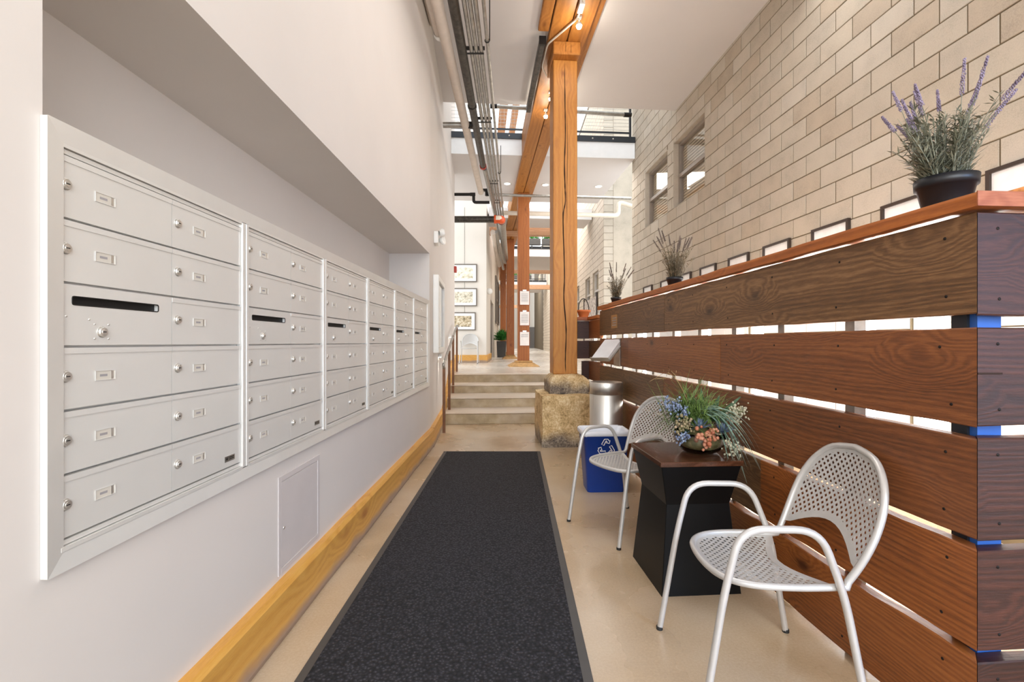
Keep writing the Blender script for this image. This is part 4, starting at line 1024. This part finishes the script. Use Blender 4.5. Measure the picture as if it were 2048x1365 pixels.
def back_pt(y, z):
    s = (z-ZS)/.445; return (-.212-.165*s-.045*s*(1-s)*2-.03*(1-(y/.25)**2)*min(1, s*2), y, z)
hoop = [(.228, ZS+.03), (.245, ZS+.12), (.25, ZS+.21), (.235, ZS+.295), (.19, ZS+.37), (.115, ZS+.425), (.0, ZS+.445)]
hp = spl([(a, b, 0) for a, b in hoop], 4)
pb = [(p.x, p.y) for p in hp if p.y > ZS+.055]
poly_back = pb+[(-x, y) for x, y in pb[-2::-1]]+[(-.228+.456*k/14, ZS+.06+.095*sin(pi*k/14)) for k in range(1, 14)]
def make_chair(label):
    t = thing('metal_chair', label, 'chair', (0, 0, 0), 0, 'silver mesh armchairs')
    s = obj('seat', perforated(poly_seat, lambda x, y: (x, y, seat_z(x, y)-.004)), M['chair'], t); sd = s.modifiers.new('thick', 'SOLIDIFY'); sd.thickness = .0025
    b = obj('backrest', perforated(poly_back, back_pt), M['chair'], t); sd = b.modifiers.new('thick', 'SOLIDIFY'); sd.thickness = .0025
    side = [(p.x, p.y, ZS) for p in half]          # front-centre to rear, then up round the hoop
    R_ = [Vector((p[0], p[1], seat_z(p[0], p[1]))) for p in side[::-1]]
    bk_ = [Vector(back_pt(p.x, p.y)) for p in hp]
    loop = R_+[Vector((-.222, .232, ZS+.012))]+bk_; full = loop+[Vector((p.x, -p.y, p.z)) for p in loop[-2:0:-1]]
    obj('frame', MB().tube(full, .0125, 8, closed=True), M['chair'], t)
    for sg in (1, -1):
        P = [(.28, .268*sg, 0), (.205, .262*sg, .44), (.15, .262*sg, .665), (-.115, .262*sg, .665), (-.205, .250*sg, .43), (-.28, .268*sg, 0)]
        a = obj('arm_leg', MB().tube(rounded(P, .085, 7), .013, 10), M['chair'], t)
        for x in (.28, -.28): obj('foot_cap', MB().lathe([(.0145, 0), (.0145, .014), (.012, .015)], 10, c=(x, .268*sg, 0), cap0=True), M['rubber'], a)
    return t
c1 = make_chair('silver perforated metal armchair nearest the camera in front of the fence')
c1.location = (.925, 1.862, 0); c1.rotation_euler.z = radians(178)
c2 = copy_tree(c1); c2['label'] = 'silver perforated metal armchair behind the black table, beside the blue bin'; c2.location = (.765, 3.33, 0); c2.rotation_euler.z = radians(209)
c3 = copy_tree(c1); c3['label'] = 'far metal armchair on the upper hall under the gallery pictures'; c3.location = (-1.38, 14.25, UPZ); c3.rotation_euler.z = radians(-90)

# ------------------------------------------------------------------ side table
t = thing('side_table', 'black hourglass side table with a walnut top', 'table', (.942, 2.655, 0), TH)
a, b = .215, .235; ins = .045; zt = .688
obj('body', MB().loft([[(-x, -y, z), (x, -y, z), (x, y, z), (-x, y, z)] for x, y, z in ((a-.004, b-.004, 0), (a-ins, b-ins, .455), (a-.004, b-.004, zt-.026))]), M['black'], t, bevel=.003)
obj('top', MB().box((-a-.004, -b-.004, zt-.026), (a+.004, b+.004, zt)), M['tabletop'], t, bevel=.002)
# arrangement
t = thing('plant_arrangement', 'glass bowl of grasses, succulents and coral berries on the black table', 'plant', (1.035, 2.645, zt))
R_ = random.Random(21)
obj('glass_bowl', MB().lathe([(.0, .004), (.085, .004), (.1, .012), (.128, .045), (.142, .085), (.138, .115), (.134, .115), (.137, .085), (.123, .048), (.095, .018), (0, .012)], 32), M['glass'], t)
obj('moss', MB().lathe([(0, .016), (.088, .02), (.108, .045), (.112, .07), (.085, .10), (.04, .13), (0, .14)], 20), M['moss'], t)
def blade(f, p, a, L, el, drop, w, n=6):
    pts = []; d = Vector((cos(a), sin(a), 0))
    for i in range(n+1):
        s = i/n; pts.append(p+d*(L*cos(el)*s)+Vector((0, 0, L*sin(el)*s-drop*s*s)))
    sd = Vector((-sin(a), cos(a), .25)); vs_ = []
    for i, q in enumerate(pts):
        ww = w*(1-(i/n)**1.6)*.5+.0002; vs_ += [q-sd*ww, q+sd*ww]
    f.add(vs_, [(2*i, 2*i+1, 2*i+3, 2*i+2) for i in range(n)], True)
f = MB()
for q in range(900):
    a = R_.uniform(0, 6.28); p = Vector((R_.gauss(-.04, .055), R_.gauss(.015, .04), .15+R_.uniform(0, .09)))
    if sin(a) < -.35 and R_.random() < .75: a = -a
    blade(f, p, a, R_.uniform(.13, .33), R_.uniform(.0, 1.25), R_.uniform(.03, .2), .0042)
o = obj('grass_blades', f, M['grass'], t); o['kind'] = 'stuff'
f = MB()
for q in range(34):
    a = R_.uniform(-1.15, .1); p = Vector((.03+R_.gauss(0, .02), -.03+R_.gauss(0, .02), .2+R_.uniform(0, .05))); blade(f, p, a, R_.uniform(.15, .27), R_.uniform(.1, .7), R_.uniform(.24, .40), .012, 9)
o = obj('drooping_blades', f, M['bluegrass'], t); o['kind'] = 'stuff'
for a, x, y, L, el in ((2.0, -.02, .03, .2, 1.3), (1.2, .02, .03, .22, 1.25), (.6, .07, .02, .19, 1.1), (.2, .11, .03, .24, .8), (.0, .12, 0, .18, .6), (2.8, -.05, .02, .17, 1.2)):
    f = MB(); blade(f, Vector((x, y, .17)), a, L, el, .03, .05, 8); obj('broad_leaf', f, M['leafg'], t)
for x, y, z, r, m in ((-.04, -.10, .15, .075, 'suc'), (.075, -.115, .13, .075, 'suc'), (-.115, -.06, .115, .05, 'leafg')):
    f = MB()
    for q in range(26):
        a = q*2.4; el = .15+1.2*q/26; blade(f, Vector((x, y, z)), a, r*(1.05-.5*q/26), el, -.01, .02, 4)
    obj('succulent', f, M[m], t)
f = MB()
for q in range(46):
    f.ball((-.005+R_.gauss(0, .03), -.135+R_.gauss(0, .016), .11+R_.gauss(0, .028)), R_.uniform(.007, .013), 7, 5)
o = obj('berry_cluster', f, M['berry'], t); o['kind'] = 'stuff'
f = MB()
for q in range(50): f.ball((-.125+R_.gauss(0, .026), -.09+R_.gauss(0, .02), .16+R_.gauss(0, .026)), R_.uniform(.005, .01), 6, 4)
o = obj('berry_cluster', f, leaf('olive_blossom', '6A6A40', 'B09A80'), t); o['kind'] = 'stuff'
for cx, cy, cz, m, n in ((.2, -.02, .235, 'creamflower', 90), (.17, -.04, .19, 'creamflower', 60), (.125, -.13, .05, 'creamflower', 60), (-.17, -.02, .26, 'blueflower', 70), (-.12, -.05, .225, 'blueflower', 60), (-.14, -.1, .10, 'blueflower', 40)):
    f = MB()
    for q in range(n): f.ball((cx+R_.gauss(0, .022), cy+R_.gauss(0, .02), cz+R_.gauss(0, .02)), R_.uniform(.004, .0085), 5, 3)
    f.tube([(cx*.3, cy*.3, .14), (cx, cy, cz)], .0015, 4)
    o = obj('flower_cluster', f, M[m], t); o['kind'] = 'stuff'
f = MB(); f.tube(spl([(-.02, .02, .16), (-.07, .02, .30), (-.12, .03, .40), (-.17, .03, .44)], 4), .0014, 4)
for q in range(16):
    p = Vector((-.12-R_.uniform(0, .08), .03, .39+R_.uniform(0, .06))); f.tube([p, p+Vector((R_.gauss(0, .025), R_.gauss(0, .01), R_.gauss(.01, .02)))], .001, 4)
obj('dry_twig', f, M['twig'], t)

# ------------------------------------------------------------------ bins
t = thing('trash_can', 'tall round brushed steel trash can by the fence', 'bin', (.937, 4.86, 0))
r = .168
obj('body', MB().lathe([(r, .0), (r, .765), (r-.004, .77)], 40, cap0=True), M['steel'], t)
obj('lid_ring', MB().lathe([(r-.005, .77), (r+.001, .772), (r+.001, .885), (r-.004, .893), (r-.012, .893), (r-.03, .86), (.09, .82), (.075, .815), (.075, .70)], 40), M['steel'], t)
obj('liner', MB().lathe([(.08, .75), (.08, .4), (0, .4)], 20), M['dark'], t)
t = thing('recycling_bin', 'blue recycling bin with white liner and recycling symbol', 'bin', (.785, 4.205, 0), radians(2))
def rrect(w, d, r, z, n=5):
    P = []
    for cx, cy, a0 in ((w-r, d-r, 0), (-w+r, d-r, pi/2), (-w+r, -d+r, pi), (w-r, -d+r, 3*pi/2)):
        for k in range(n+1): P.append((cx+r*cos(a0+pi/2*k/n), cy+r*sin(a0+pi/2*k/n), z))
    return P
obj('tub', MB().loft([rrect(.160, .115, .03, 0), rrect(.162, .117, .03, .01), rrect(.198, .140, .035, .505), rrect(.206, .148, .035, .505), rrect(.206, .148, .035, .52), rrect(.194, .136, .033, .52), rrect(.158, .113, .028, .012)], True, True, True), M['bluebin'], t)
rb2 = random.Random(2); lp = []
for w_, d_, z_ in ((.203, .145, .485), (.2105, .1525, .50), (.2105, .1525, .53), (.200, .142, .534), (.19, .132, .515), (.185, .128, .42), (.172, .118, .30), (.1, .06, .27)):
    lp.append([(p[0]+rb2.uniform(-.002, .002), p[1]+rb2.uniform(-.002, .002), p[2]+rb2.uniform(-.006, .006)) for p in rrect(w_, d_, .035, z_)])
obj('liner_bag', MB().loft(lp, False, True, True), M['bag'], t)
ar = [(-.58, .03), (-.22, .66), (.22, .66), (.34, .45), (.46, .52), (.38, .12), (-.02, .22), (.10, .30), (.0, .46), (-.02, .46), (-.30, -.12)]
tl = math.atan((.198-.160)/.505*.65); sy = MB()
Msym = Matrix.Translation((-.005, -.1362, .392)) @ Matrix.Rotation(radians(90)+math.atan(.025/.505), 4, 'X')
for k in range(3):
    c_, s_ = cos(-2*pi/3*k), sin(-2*pi/3*k); Q = [((x*c_-(y+.40)*s_)*.070, (x*s_+(y+.40)*c_)*.070, .0) for x, y in ar]
    n_ = len(Q); o_ = inset([(q[0], q[1]) for q in Q], -.0036); i_ = inset([(q[0], q[1]) for q in Q], .0036)
    sy.add([(p[0], p[1], .0035) for p in o_]+[(p[0], p[1], .0035) for p in i_], [(i, (i+1) % n_, n_+(i+1) % n_, n_+i) for i in range(n_)], False, 0, Msym)
obj('recycling_symbol', sy, M['white'], t)
